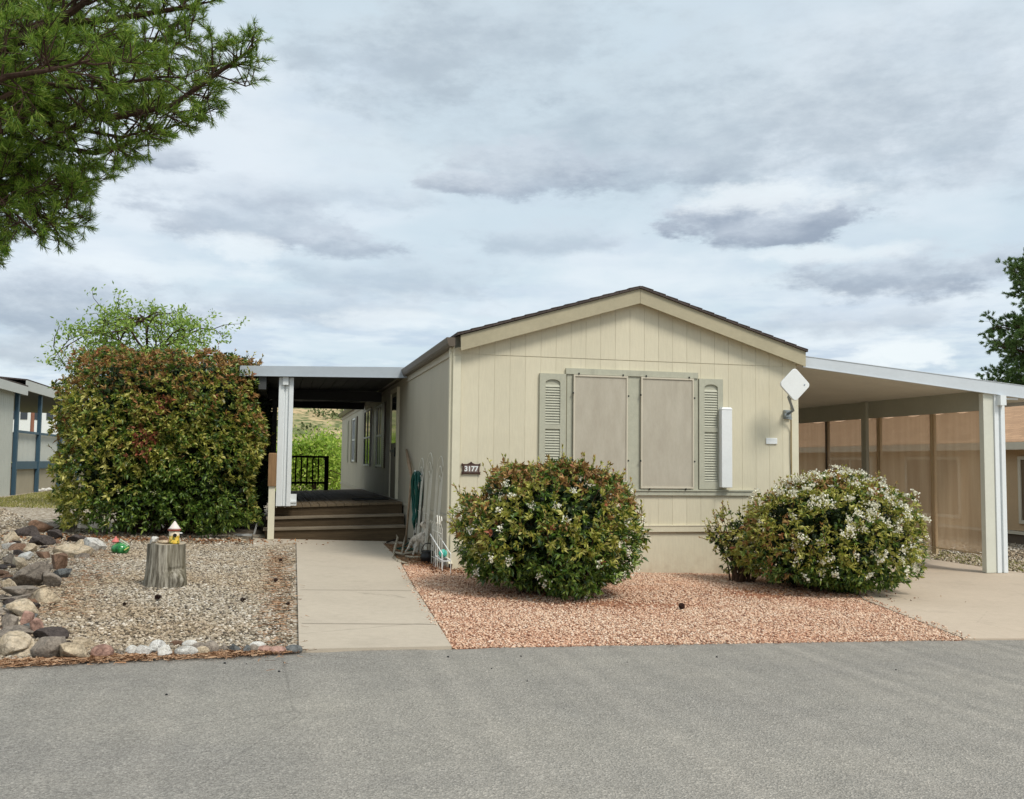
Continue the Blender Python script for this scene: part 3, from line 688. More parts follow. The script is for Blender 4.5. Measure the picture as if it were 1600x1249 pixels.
# long shoots poking out of its top right
mb = MB(); lvP = []; lvD = []
for (x, y, hh) in ((945, 745, .2), (950, 740, .28), (940, 752, .22), (898, 728, .08), (1000, 790, .12), (1003, 800, .1)):
    t = on(x, y-5, 1, -2.1); b = t-np.array([-.02, 0, hh+.1]); mb.tube([b, (b+t)/2+[.01, 0, 0], t], [.005, .004, .002], 4)
    for q in np.linspace(.2, 1, 7): lvP.append(b+(t-b)*q); lvD.append((random.uniform(-1, 1), random.uniform(-1, 1), .6))
V, F = leaves(np.array(lvP), np.array(lvD), np.full(len(lvP), .06), np.full(len(lvP), .02)); 
mb.build_each('shoot', M['twig'], s2); mesh_np('shoot_leaves', V, F, [M['leaf_y']], s2)
# ---- front right shrub, full of blossom
ZB3 = G(3.6)
def mf3(P, f):
    h = (P[:, 2]-ZB3)/1.3; nz = noise3(P, 3.5, 19)+RNG.normal(size=len(P))*.15; r = RNG.uniform(size=len(P)); m = np.zeros(len(P), int)
    m[(h+nz*.5 > .2) & (r < .68)] = 1; m[(h+nz*.5 > .85) & (r < .25)] = 2; m[(P[:, 0] < 3.35) & (r > .8)] = 2; m[r > .997] = 3
    return m
s3, P3, T3, f3 = shrub('flowering_shrub', 'broad shrub thick with white blossom clusters beside the carport slab', 'shrub', (4.14, -1.62, -.84), (1.06, .92, .72), 2.5, 5600, .064, 47, mf3, LM, .08, .1, .45, 60, lump_hi=.08)
o_ = (f3 > .93) & (P3[:, 1] < -1.2) & (P3[:, 0] > 3.3) & (P3[:, 2] > -1.2)
blossoms(s3, P3[o_], T3[o_], 190, .07, [M['petal']], petals=28)
# sparser side growth of that shrub, a smaller plant on its left
def mf4(P, f):
    r = RNG.uniform(size=len(P)); m = np.zeros(len(P), int); m[r < .4] = 1; m[r > .9] = 2; return m
s4, P4, T4, f4 = shrub('side_shrub', 'loose green shrub against the wall left of the blossoming shrub', 'shrub', (3.38, -.9, -.95), (.44, .38, .42), 2., 230, .064, 53, mf4, LM, .16, .05, .35, 40, lump_hi=.12)
# dense light-blocking shrubs left of the porch, deep shade put into their leaf colour
for k, (x, y, zc, e, lb) in enumerate(((-3.05, 6.6, .2, (.62, 1.0, 1.6), 'dense shade-coloured shrub pressed against the near left side of the porch'),
                                    (-3.0, 8.6, .2, (.6, 1.1, 1.6), 'dense shade-coloured shrub behind it at the middle of the porch side'),
                                    (-2.95, 10.8, .2, (.62, 1.2, 1.6), 'dense shade-coloured shrub at the far back corner of the porch'))):
    shrub('shade_shrub', lb, 'shrub', (x, y, zc), e, 3, 2600, .12, 60+k, lambda P, f: np.zeros(len(P), int), [M['leaf_shade']], .05, .0, .5, 20, stray=0, group='shade-coloured shrubs beside the porch')
# ================================================================== TREES
def grow(a, b, sag=.0, n=6, wob=.06):
    a = np.array(a, float); b = np.array(b, float); L = np.linalg.norm(b-a); pts = []
    o1 = RNG.normal(size=3)*wob*L; o2 = RNG.normal(size=3)*wob*L*.6
    for t in np.linspace(0, 1, n): pts.append(a+(b-a)*t+o1*sin(pi*t)+o2*sin(2*pi*t)+np.array([0, 0, -sag*L*sin(pi*t)]))
    return pts
def broad_tree(name, label, base, top, crown_c, crown_e, nl, nleaf, L, mats, W=.45, group=None, trunk_r=.1, clump=.22, lim=18):
    root = empty(name, base, label, 'tree', group)
    base = np.array(base, float); top = np.array(top, float); cc = np.array(crown_c, float); ce = np.array(crown_e, float)
    tr = grow(base, top, 0, 7, .03)
    mb = MB(); mb.tube(tr, list(np.linspace(trunk_r, trunk_r*.25, 7)), 8); 
    tips = []
    for k in range(nl):
        s = tr[random.randint(2, 6)]; d = unit(RNG.normal(size=3)); d[2] = abs(d[2])*.9-.12
        t = cc+d*ce*random.uniform(.55, 1.0); limb = grow(s, t, -.08, 6, .07); mb.tube(limb, list(np.linspace(trunk_r*.35, .006, 6)), 5, False); tips.append(t)
        for j in range(lim//4):
            s2_ = limb[random.randint(2, 5)]; d2 = unit(RNG.normal(size=3)); t2 = s2_+d2*ce.mean()*random.uniform(.15, .4)+np.array([0, 0, .06])
            tw = grow(s2_, t2, -.05, 4, .08); mb.tube(tw, list(np.linspace(.012, .003, 4)), 4, False); tips.append(t2); tips.append((s2_+t2)/2)
    mb.build('trunk', M['bark'], root, True)
    tips = np.array(tips); ii = RNG.integers(0, len(tips), nleaf); P = tips[ii]+RNG.normal(size=(nleaf, 3))*clump*np.array([1, 1, .75])
    D = RNG.normal(size=(nleaf, 3))+np.array([0, 0, -.2]); Ls = L*RNG.uniform(.6, 1.2, nleaf)
    V, F = leaves(P, D, Ls, Ls*W, .15); mesh_np('crown', V, F, mats, root)
    return root
TB = on(240, 560, 1, 12.)
broad_tree('leafy_tree', 'airy light green spring tree rising behind the clipped shrub', (-5.3, 12, G(-5)), (-5.3, 12, 3.3), (-5.4, 12, 2.3), (2.3, 1.5, 1.98), 46, 9000, .105, [M['leaf_spring']], trunk_r=.09, clump=.10, lim=16)
# willowy trees past the far end of the porch
for k, (x, y, h, r, lb) in enumerate(((-.6, 27, 1.35, 2.2, 'bright green tree seen under the porch roof, next to the white post'),
                                     (2.2, 30, 1.3, 2.4, 'bright green tree beyond the porch, close to the far house corner'),
                                     (.6, 36, 1.9, 2.6, 'yellow-green tree farther back between two others past the porch'),
                                     (-3.6, 30, 1.5, 2.3, 'bright green tree beyond the porch, hidden mostly by the white post'))):
    zb = hillh(x, y)
    broad_tree('backyard_tree', lb, (x, y, zb), (x, y, h*.5), (x, y, (zb*.75+h*.25)), (r*1.05, r*.8, (h-zb)*.75), 34, 7500, .17, [M['leaf_willow']], trunk_r=.12, clump=.34, lim=12, group='green trees beyond the porch')
# ---- pines
def needles(paths, n_per, Ln, wdt, ang=(.35, .95)):
    """needles all along twig ends. paths: list of (P, D) arrays"""
    P = np.array([p for p, d in paths]); D = unit(np.array([d for p, d in paths])); n = len(P)
    Pk = np.repeat(P, n_per, 0); Dk = np.repeat(D, n_per, 0); m = n*n_per
    Pk = Pk-Dk*RNG.uniform(0, .11, m)[:, None]*(Ln/.1)
    R = unit(np.cross(Dk, RNG.normal(size=(m, 3)))); a = RNG.uniform(ang[0], ang[1], m)[:, None]; ND = Dk*np.cos(a)+R*np.sin(a)
    S = unit(np.cross(ND, RNG.normal(size=(m, 3))))*wdt/2; Ls = (Ln*RNG.uniform(.7, 1.1, m))[:, None]
    V = np.stack([Pk-S, Pk+S, Pk+ND*Ls*.6+S*.9+[0, 0, -.003], Pk+ND*Ls, Pk+ND*Ls*.6-S*.9+[0, 0, -.003]], 1).reshape(-1, 3)
    F = (np.array([(0, 1, 2), (0, 2, 4), (4, 2, 3)])[None]+(np.arange(m)*5)[:, None, None]).reshape(-1, 3)
    return V, F
OUT = [(-400,-400),(350,-400),(352,-20),(338,30),(332,62),(290,78),(262,72),(268,100),(300,78),(340,60),(375,38),(412,30),(428,62),(424,128),(400,140),(372,132),(378,168),(330,192),(300,205),(262,225),(215,262),(180,285),(150,300),(152,345),(130,385),(85,395),(40,370),(15,380),(8,410),(-50,430),(-400,430)]
def pine(name, label, base, height, limbs, group=None, side=(.35, .9), twig=.22, per=26, Ln=.1, wdt=.003, mat=None, outline=None, sub_step=.13, trunk_r=.16, trunk_top=None, tw_n=5):
    root = empty(name, base, label, 'tree', group); base = np.array(base, float)
    mb = MB(); tt = np.array(trunk_top if trunk_top is not None else base+[0, 0, height], float)
    mb.tube(grow(base, tt, 0, 8, .01), list(np.linspace(trunk_r, trunk_r*.2, 8)), 10); mb.build('trunk', M['bark'], root, True)
    br = MB(); tips = []
    def okp(p):
        if outline is None: return True
        if (p-CAM)@FWD < .5: return True
        x, y = proj(p); q = np.array([[x+random.gauss(0, 4), y+random.gauss(0, 4)]]); return bool(inside(q, outline)[0])
    for pts, r0 in limbs:
        pts = [np.array(p, float) for p in pts]
        seg = [np.linalg.norm(b-a) for a, b in zip(pts[:-1], pts[1:])]; L = sum(seg)
        br.tube(pts, list(np.linspace(r0, r0*.2, len(pts))), 7, False)
        s = L*.12
        while s < L*1.0:
            q = s
            for (a, b, sl) in zip(pts[:-1], pts[1:], seg):
                if q <= sl: break
                q -= sl
            p = a+(b-a)*min(q/sl, 1); d = unit(b-a)
            sd_ = unit(np.cross(d, RNG.normal(size=3))); dd = unit(d*.75+sd_*random.uniform(.5, 1.0)+np.array([0, 0, .12]))
            l2 = random.uniform(*side)*(1-.45*s/L)
            e = p+dd*l2
            if not okp(e): e = p+dd*l2*.5
            if okp(e):
                sp2 = grow(p, e, -.06, 5, .05); br.tube(sp2, list(np.linspace(r0*.16+.004, .003, 5)), 5, False); tips.append((sp2[-1], dd))
                for j in range(tw_n):
                    t = random.uniform(.25, 1.); k = min(int(t*4), 3); o = sp2[k]+(sp2[k+1]-sp2[k])*(t*4-k)
                    td = unit(dd*.6+unit(RNG.normal(size=3))*.8+np.array([0, 0, .2])); te = o+td*twig*random.uniform(.5, 1.2)
                    if okp(te):
                        br.tube([o, (o+te)/2, te], [.005, .004, .0025], 4, False); tips.append((te, td))
                        if random.random() < .6: 
                            t3 = unit(td+unit(RNG.normal(size=3))*.7); e3 = (o+te)/2+t3*twig*.6
                            if okp(e3): br.tube([(o+te)/2, e3], [.003, .002], 3, False); tips.append((e3, t3))
            s += sub_step*random.uniform(.6, 1.3)
    br.build('limbs', M['bark'], root)
    V, F = needles(tips, per, Ln, wdt); mesh_np('crown', V, F, mat or M['needle'], root)
    print(name, 'tips', len(tips)); return root
def dp(x, y, dist): 
    d = ray(x, y); return CAM+d*dist
TRX, TRY = -5.9, -4.3
tb = (TRX, TRY, G(TRX)-.02)
def trunkpt(z): return np.array([TRX+.02*z, TRY, z])
L_ = [
 ([trunkpt(1.6), dp(60, 160, 8.1), dp(170, 185, 8.), dp(270, 165, 7.9), dp(340, 115, 7.8), dp(400, 72, 7.7)], .045),
 ([trunkpt(1.2), dp(60, 225, 8.5), dp(150, 240, 8.4), dp(230, 215, 8.3), dp(320, 175, 8.2)], .035),
 ([trunkpt(.8), dp(0, 285, 7.6), dp(60, 300, 7.6), dp(130, 340, 7.5)], .025),
 ([trunkpt(.7), dp(0, 310, 8.), dp(60, 335, 8.), dp(115, 365, 8.)], .02),
 ([trunkpt(.5), dp(-20, 350, 7.8), dp(0, 385, 7.8)], .02),
 ([trunkpt(1.9), dp(40, 60, 7.3), dp(110, 20, 7.2), dp(190, -40, 7.1)], .06),
 ([trunkpt(2.0), dp(90, 100, 8.8), dp(190, 90, 8.8), dp(290, 45, 8.7)], .04),
 ([trunkpt(2.1), dp(60, 40, 8.0), dp(180, 30, 8.), dp(300, 10, 7.9), dp(345, -30, 7.9)], .045),
 ([trunkpt(1.4), dp(50, 130, 7.2), dp(150, 140, 7.1), dp(250, 120, 7.0)], .035),
 ([trunkpt(1.3), dp(40, 190, 7.6), dp(110, 200, 7.5), dp(190, 215, 7.4), dp(240, 200, 7.4)], .03),
 ([trunkpt(2.4), dp(50, -40, 8.4), dp(170, -60, 8.4), dp(300, -90, 8.3)], .05),
 ([trunkpt(1.8), dp(30, 90, 9.2), dp(140, 60, 9.3), dp(240, 60, 9.3)], .03),
 ([trunkpt(.9), dp(-10, 270, 8.3), dp(40, 320, 8.2), dp(90, 350, 8.2)], .02),
 ([trunkpt(.8), dp(-10, 300, 7.2), dp(30, 340, 7.2), dp(60, 370, 7.2)], .02),
 ([trunkpt(1.0), dp(10, 240, 9.), dp(90, 255, 9.), dp(140, 280, 9.)], .025),
 ([trunkpt(1.7), dp(10, 120, 6.7), dp(80, 110, 6.6), dp(140, 95, 6.5)], .03),
]
for k in range(18):    # the rest of the crown, above and to the left of the picture
    a = random.uniform(1.9, 5.6); z = random.uniform(2.0, 6.2); l = random.uniform(1.4, 2.4)*(1.15-.1*z)
    e = trunkpt(z)+np.array([cos(a)*l, sin(a)*l, .5]); L_.append(([trunkpt(z), (trunkpt(z)+e)/2+[0, 0, .05], e], .03))
pine('pine_tree', 'long-needled green pine overhanging the street at top left', tb, 9, L_, side=(.35, .85), outline=OUT, per=44, Ln=.072, wdt=.0034, trunk_r=.2, sub_step=.082, tw_n=7)
# far pine at the right edge
RB = on(1650, 600, 1, 20.); rbx = RB[0]
limbs = []
for k in range(100):
    z = random.uniform(1.6, 8.1); a = random.uniform(0, 2*pi); l = (3.2-.15*z)*random.uniform(.6, 1.)*(.7 if z > 8.2 else 1)
    s = np.array([rbx, 20, z]); e = s+np.array([cos(a)*l, sin(a)*l, .5]); limbs.append(([s, (s+e)/2-[0, 0, .1], e], .06))
pine('far_pine', 'dark green pine at the right edge above the carport roof', (rbx, 20, G(9)), 9.6, limbs, side=(.5, 1.1), per=56, Ln=.13, wdt=.013, mat=M['needle_b'], sub_step=.22, trunk_r=.22, twig=.35, tw_n=4)
# hillside scrub
hs = []
for k in range(700):
    y = random.uniform(60, 190); x = random.uniform(-110, 70); hs.append((x, y, hillh(x, y)+.4, random.uniform(.8, 2.1)))
Pn = []; 
for (x, y, z, r) in hs:
    q = RNG.normal(size=(46, 3))*np.array([r*.5, r*.5, r*.33])+[x, y, z]; Pn.append(q)
Pn = np.concatenate(Pn); V, F = leaves(Pn, RNG.normal(size=Pn.shape), np.full(len(Pn), .55), np.full(len(Pn), .4)); 
tag(mesh_np('hillside_scrub', V, F, [M['leaf_olive']]), 'olive scrub scattered over the far tan hillside', 'scrub', kind='stuff')
# ================================================================== THE MOBILE HOME
XL, XR, YB = -.11, 4.68, 20.2
home = empty('mobile_home', (2.3, 0, G(2.3)), 'cream manufactured home with a low gable roof and sage green trim', 'house')
FY = -.14
tlt = on(720, 524, 1, FY); apx = on(1000.5, 451.5, 1, FY); trt = on(1259, 550, 1, FY); tlb = on(720.5, 548, 1, FY); apb = on(1000, 474, 1, FY); trb = on(1259, 573, 1, FY)
XA, ZA = apx[0], apx[2]
sl = (ZA-tlt[2])/(XA-tlt[0]); sr = (ZA-trt[2])/(trt[0]-XA)
def roofz(x):  # underside line of the rake boards
    return apb[2]-(apb[2]-tlb[2])/(XA-tlb[0])*(XA-x) if x < XA else apb[2]-(apb[2]-trb[2])/(trb[0]-XA)*(x-XA)
Z_SEAM, Z_B1, Z_B0 = 1.372, -.785, -.873
gap = .0015
g0 = [XL+.085] + [.2032*k for k in range(1, 23)] + [XR-.085]
front = MB()
front.prism([(XL, G(XL)-.1), (XR, G(XR)-.1), (XR, roofz(XR)+.06), (XA, apb[2]+.06), (XL, roofz(XL)+.06)], 1, .0035, .1)   # backing
for a, b in zip(g0[:-1], g0[1:]):
    a += gap; b -= gap
    front.prism([(a, Z_B1), (b, Z_B1), (b, Z_SEAM-.004), (a, Z_SEAM-.004)], 1, 0, .014)
    za, zb_ = roofz(a)+.05, roofz(b)+.05
    p = [(a, Z_SEAM+.006), (b, Z_SEAM+.006), (b, max(zb_, Z_SEAM+.02)), (a, max(za, Z_SEAM+.02))]
    if a < XA < b: p = p[:3]+[(XA, apb[2]+.05)]+p[3:]
    front.prism(p, 1, -.004, .014)
    front.prism([(a, G(a)-.05), (b, G(b)-.05), (b, Z_B0-.004), (a, Z_B0-.004)], 1, .006, .014)
front.build('front_wall', M['siding'], home)
mb = MB(); mb.box(XL-.002, XR, -.03, 0, Z_B0, Z_B1); mb.box(XL-.002, XR, -.036, -.03, Z_B1-.014, Z_B1-.002); mb.build('belt_board', M['siding'], home)
side = MB()
side.box(XL+.012, XL+.1, .1, YB, G(XL)-.1, 1.62); 
k = 0; y = .09
while y < YB:
    a = y+gap; b = min(y+.2032, YB)-gap
    side.box(XL, XL+.014, a, b, -.67, 1.45); side.box(XL+.004, XL+.014, a, b, G(XL)-.08, -.73)
    y += .2032
side.box(XL-.022, XL, .09, YB, -.727, -.673)
side.build('side_wall', M['siding_shaded'], home)
mb = MB(); mb.box(XR-.1, XR, .1, YB, G(XR)-.1, 1.55); mb.box(XL+.1, XR-.1, YB-.1, YB, G(2)-.1, 1.5); mb.box(XL+.1, XR-.1, .1, YB-.1, -.75, -.68)
y = .1
while y < YB: mb.box(XR, XR+.012, y+gap, y+.2032-gap, G(XR)-.08, 1.5); y += .2032
mb.prism([(XL, 1.45), (XR, 1.45), (XA, apb[2])], 1, YB-.05, YB)
mb.build('rear_wall', M['siding_shaded'], home)
mb = MB(); mb.box(XL-.022, XL+.002, -.006, .085, G(XL)-.05, 1.47); mb.box(XL-.022, XL+.08, -.026, -.006, Z_B1+.001, 1.34); mb.box(XL-.022, XL+.08, -.02, -.006, G(XL)-.05, Z_B0-.001)
mb.box(XR-.083, XR+.02, -.02, -.005, Z_B1+.001, 1.30); mb.box(XR-.083, XR+.02, -.014, -.005, G(XR)-.05, Z_B0-.001)
mb.build_each('corner_trim', M['corner'], home)
# soffit band on the side wall
mb = MB(); mb.box(XL-.02, XL-.002, .09, YB, 1.36, 1.56); mb.build('frieze_board', M['siding_shaded'], home)
# rake boards
TH = .025
mb = MB(); mb.prism([(tlt[0], tlt[2]), (tlb[0], tlb[2]), (XA-.002, apb[2]), (XA-.002, ZA)], 1, FY, FY+TH); mb.build('fascia_board', M['sage_fascia'], home)
mb = MB(); mb.prism([(XA+.002, ZA), (XA+.002, apb[2]), (trb[0], trb[2]), (trt[0], trt[2])], 1, FY-.001, FY+TH); mb.build('fascia_board', M['sage_fascia'], home)
# roof
def slope(x0, z0, x1, z1, t0, t1, ya, yb):
    return [(x0, z0+t0), (x1, z1+t0), (x1, z1+t1), (x0, z0+t1)]
mb = MB()
ls = on(717, 521, 1, FY-.02); rs = on(1261, 548, 1, FY-.02)
mb.prism([(ls[0]-.02, tlt[2]-.003), (XA, ZA+.004), (XA, ZA+.034), (ls[0]-.02, tlt[2]+.022)], 1, FY-.03, YB+.1)
mb.prism([(rs[0]+.01, trt[2]-.003), (rs[0]+.01, trt[2]+.022), (XA, ZA+.034), (XA, ZA+.004)], 1, FY-.031, YB+.1)
# shingle courses seen as small steps on the rake
nst = 14
for i in range(nst):
    for sx_, x0, z0 in ((1, ls[0]-.02, tlt[2]+.022), (-1, rs[0]+.01, trt[2]+.022)):
        t0, t1 = i/nst, (i+.93)/nst
        xa = x0+(XA-x0)*t0; xb = x0+(XA-x0)*t1; za = z0+(ZA+.034-z0)*t0; zb_ = z0+(ZA+.034-z0)*t1
        p = [(xa, za+.001), (xb, zb_+.001), (xb, zb_+.004), (xa, za+.013)]
        mb.prism(p if sx_ > 0 else p[::-1], 1, FY-.035, YB+.1)
roof = mb.build('roof', M['shingle'], home)
mb = MB(); mb.prism([(tlt[0]+.01, tlb[2]+.03), (XA, apb[2]+.055), (XA, apb[2]+.075), (tlt[0]+.01, tlb[2]+.05)], 1, FY+TH, -.004); mb.prism([(trt[0]-.01, trb[2]+.03), (XA, apb[2]+.055), (XA, apb[2]+.075), (trt[0]-.01, trb[2]+.05)], 1, FY+TH, -.0045)
mb.box(XL-.10, XL-.002, -.004, YB, 1.505, 1.52); mb.box(XR+.012, trt[0]-.01, -.004, YB, 1.40, 1.415)
mb.build('soffit', M['siding'], home)
# gutters
gl = on(706, 526, 1, FY); 
GXo = XL-.20
def gutter(x0, x1, zt, zb_, y0, y1, sgn):
    mb = MB()
    prof = [(x1, zt), (x1, zb_), (x0+sgn*.035, zb_), (x0+sgn*.018, zb_+.035), (x0, zt-.012), (x0, zt), (x0+sgn*.01, zt), (x0+sgn*.012, zt-.014), (x0+sgn*.045, zb_+.012), (x1-sgn*.008, zb_+.012), (x1-sgn*.008, zt)]
    mb.prism(prof, 1, y0, y1)
    mb.prism([(x1, zt), (x1, zb_), (x0+sgn*.035, zb_), (x0+sgn*.018, zb_+.035), (x0, zt-.012), (x0, zt)], 1, y0-.004, y0-.0005)
    return mb
gutter(GXo+.07, XL-.021, gl[2]-.01, gl[2]-.12, FY+.01, YB, 1).build('gutter', M['gutter'], home)
gutter(trt[0]+.09, trt[0]-.015, trt[2]-.01, trt[2]-.11, .02, YB, -1).build('gutter', M['gutter'], home)
# downspout
mb = MB(); xd = XL-.03; zg = G(XL)
mb.box(xd-.03, xd+.02, .01, .08, zg+.12, 1.30); mb.beam((xd-.005, .045, 1.30), (xd-.005, .045, gl[2]-.115), .05, .05, (0, 1, 0))
mb.build('downspout', M['corner'], home, bevel=.004)
mb = MB(); mb.prism([(.01, zg+.16), (.08, zg+.16), (.08, zg+.12), (-.09, zg+.035), (-.13, zg+.10)], 0, xd-.03, xd+.02); ds = mb.build('spout_elbow', M['corner'], home)
mb = MB(); mb.prism([(-.128, zg+.093), (-.092, zg+.042), (-.095, zg+.04), (-.132, zg+.09)], 0, xd-.022, xd+.012); mb.build('spout_mouth', M['black'], ds)
# vents and small boxes on the roof are hidden from the street
# ---- the double window
W0 = home
def wy(px, py): p = on(px, py, 1, 0); return p[0], p[2]
hx0, hz1 = wy(883.6, 575.5); hx1, _ = wy(1089.4, 583); _, hz0 = wy(990, 588.5)
sx0 = wy(885, 765)[0]; sz1 = -.318; sz0 = -.395
win = MB(); win.box(hx0, hx1, -.032, 0, hz0, hz1); win.box(hx0, 4.02, -.03, -.001, sz0, sz1); win.box(hx0, 4.02, -.045, -.03, sz1-.02, sz1-.003)
win.build_each('window_trim', M['sage'], home)
def frame_win(px0, px1):
    x0 = wy(px0, 680)[0]; x1 = wy(px1, 680)[0]
    fr = MB(); zt, zb_ = hz0-.006, sz1+.012; w_ = .022; y0 = -.052
    fr.box(x0, x1, y0, -.02, zt-w_, zt); fr.box(x0, x1, y0, -.02, zb_, zb_+w_); fr.box(x0, x0+w_, y0, -.02, zb_+w_, zt-w_); fr.box(x1-w_, x1, y0, -.02, zb_+w_, zt-w_)
    wo = fr.build('window', M['frame_tan'], home, bevel=.002)
    pn = MB(); pn.box(x0+w_, x1-w_, -.04, -.032, zb_+w_, zt-w_)
    pn.build('sun_screen', M['mesh'], wo)
    gl_ = MB(); gl_.box(x0+w_, x1-w_, -.012, -.006, zb_+w_, zt-w_); gl_.build('pane', M['glass_win'], wo)
    mr = MB(); zm = (zt+zb_)/2+.01; mr.box(x0+w_, x1-w_, -.0318, -.012, zm-.02, zm+.02); mr.build('meeting_rail', M['white'], wo)
    cl = MB()
    for xq, zq in ((x0-.006, zt-.24), (x0-.006, zb_+.36), (x1+.006, zt-.26), (x1+.006, zb_+.36), (x0+.07, zt+.012), (x1-.07, zt+.012), (x0+.12, zb_-.006), (x1-.12, zb_-.006)):
        cl.box(xq-.008, xq+.008, -.06, -.045, zq-.011, zq+.011)
    cl.build_each('clip', M['black'], wo)
def meshmat():
    n = N('solar_mesh'); v = n.coord(); 
    wv = n.noise(n.coord((1, 1, .3)), 9, 5, .6); wt2 = n.noise(n.coord((40, 1, 3)), 6, 3)
    c = n.ramp(wv, [(.3, lin((198,190,172))), (.7, lin((215,208,190)))])
    c = n.mix(.25, c, n.ramp(wt2, [(.3, lin((140,130,114))), (.7, lin((186,176,158)))]))
    n.done(c, .8, None, .15)
    tr = n.new('ShaderNodeBsdfTransparent'); mx = n.new('ShaderNodeMixShader'); mx.inputs[0].default_value = .74
    n.link(tr.outputs[0], mx.inputs[1]); n.link(n.bs.outputs[0], mx.inputs[2]); n.link(mx.outputs[0], n.out.inputs[0]); return n.m
M['mesh'] = meshmat()
M['glass_win'] = N('window_glass').done(lin((150,145,134)), .15, None, .6)
frame_win(894, 979); frame_win(999.5, 1082)
# casings between the frames
mb = MB()
a = wy(979, 680)[0]; b = wy(999.5, 680)[0]; mb.box(a+.004, b-.004, -.014, -.001, sz1, hz0)
a = wy(885, 680)[0]; b = wy(894, 680)[0]; mb.box(a, b-.004, -.014, -.001, sz1, hz0); a = wy(1082, 680)[0]; b = wy(1090, 680)[0]; mb.box(a+.004, b, -.014, -.001, sz1, hz0)
mb.build_each('casing', M['sage'], home)
def shutter(x0, x1, z0, z1):
    sb = MB(); fw = (x1-x0)*.22; y0 = -.034; zm = z1-(z1-z0)*.465
    sb.box(x0, x0+fw, y0, -.002, z0, z1); sb.box(x1-fw, x1, y0, -.002, z0, z1)
    sb.box(x0+fw, x1-fw, y0, -.002, z1-.075, z1); sb.box(x0+fw, x1-fw, y0, -.002, zm-.03, zm+.03); sb.box(x0+fw, x1-fw, y0, -.002, z0, z0+.1)
    sb.box(x0+fw, x1-fw, -.010, -.002, z0+.1, z1-.075)
    # arched head
    xm = (x0+x1)/2; hw = (x1-x0)/2-fw; pts = []
    for i in range(9):
        t = pi*i/8; pts.append((xm-hw*cos(t), z1-.118+.043*sin(t)))
    arch = [(xm-hw, z1-.07), ] + pts[::1] + [(xm+hw, z1-.07)]
    for (p, q) in zip(pts[:-1], pts[1:]):
        sb.prism([(p[0], p[1]), (q[0], q[1]), (q[0], z1-.074), (p[0], z1-.074)], 1, y0+.001, -.010)
    o = sb.build('shutter', M['sage'], home, bevel=.0015)
    lv = MB()
    for (a, b) in ((z0+.105, zm-.035), (zm+.035, z1-.125)):
        z = a
        while z < b-.02:
            lv.prism([(-.029, z), (-.026, z), (-.010, z+.026), (-.010, z+.030), (-.013, z+.031)], 0, x0+fw+.001, x1-fw-.001); z += .034
    lv.build('louvre', M['sage'], o)
a, z1 = wy(842.5, 583.5); b, _ = wy(884, 583.5); shutter(a, b-.004, -.31, z1)
a, z1 = wy(1090.5, 592); b, _ = wy(1128, 592); shutter(a+.003, b, -.31, z1)
# ---- side wall: windows and doors under the porch and beyond
def side_window(y0, y1, z0, z1, lab=None, shut=True, grid=True):
    fr = MB(); x = XL; t = .045
    for (a, b, c, d) in ((y0, y1, z1-t, z1), (y0, y1, z0, z0+t), (y0, y0+t, z0+t, z1-t), (y1-t, y1, z0+t, z1-t), (y0+t, y1-t, (z0+z1)/2-.02, (z0+z1)/2+.02)):
        fr.box(x-.035, x-.001, a, b, c, d)
    if grid:
        ym = (y0+y1)/2; fr.box(x-.03, x-.012, ym-.01, ym+.01, z0+t, (z0+z1)/2-.02); fr.box(x-.03, x-.012, ym-.01, ym+.01, (z0+z1)/2+.02, z1-t)
    o = fr.build('window', M['white'], home)
    p = MB(); p.box(x-.012, x-.003, y0+t, y1-t, z0+t, z1-t); p.build('pane', M['glass_dark'], o)
def side_shutter(y0, y1, z0, z1, mat):
    s_ = MB(); s_.box(XL-.03, XL-.001, y0, y1, z0, z1); z = z0+.06
    while z < z1-.06: s_.box(XL-.036, XL-.03, y0+.05, y1-.05, z, z+.02); z += .04
    s_.build('shutter', mat, home)
# storm door close to the step
dy0, dy1 = 5.35, 6.35
dm = MB(); t = .07
for (a, b, c, d) in ((dy0, dy1, 1.28, 1.36), (dy0, dy0+t, -.66, 1.28), (dy1-t, dy1, -.66, 1.28)): dm.box(XL-.05, XL-.001, a, b, c, d)
door = dm.build('door', M['corner'], home)
p = MB(); p.box(XL-.03, XL-.004, dy0+t, dy1-t, -.66, 1.28); p.build('door_leaf', paint('door_leaf', lin((120,112,92)), .1, 3), door)
p = MB(); p.box(XL-.036, XL-.03, dy0+t+.08, dy1-t-.08, .35, 1.2); p.build('pane', M['glass_dark'], door)
p = MB(); p.box(XL-.05, XL-.03, dy0+t+.05, dy1-t-.05, .18, .23); p.box(XL-.07, XL-.03, dy0+.1, dy0+.13, .1, .26); p.build('handle', M['black'], door)
side_window(8.0, 9.0, -.1, 1.2); side_shutter(7.5, 7.95, -.12, 1.22, M['gutter']); side_shutter(9.05, 9.5, -.12, 1.22, M['gutter'])
side_window(10.4, 11.9, -.1, 1.25); 
side_window(14.6, 15.5, .0, 1.2); side_shutter(14.1, 14.55, -.02, 1.22, M['gutter']); side_shutter(15.55, 16.0, -.02, 1.22, M['gutter'])
side_shutter(17.2, 17.6, -.02, 1.22, M['sage'])
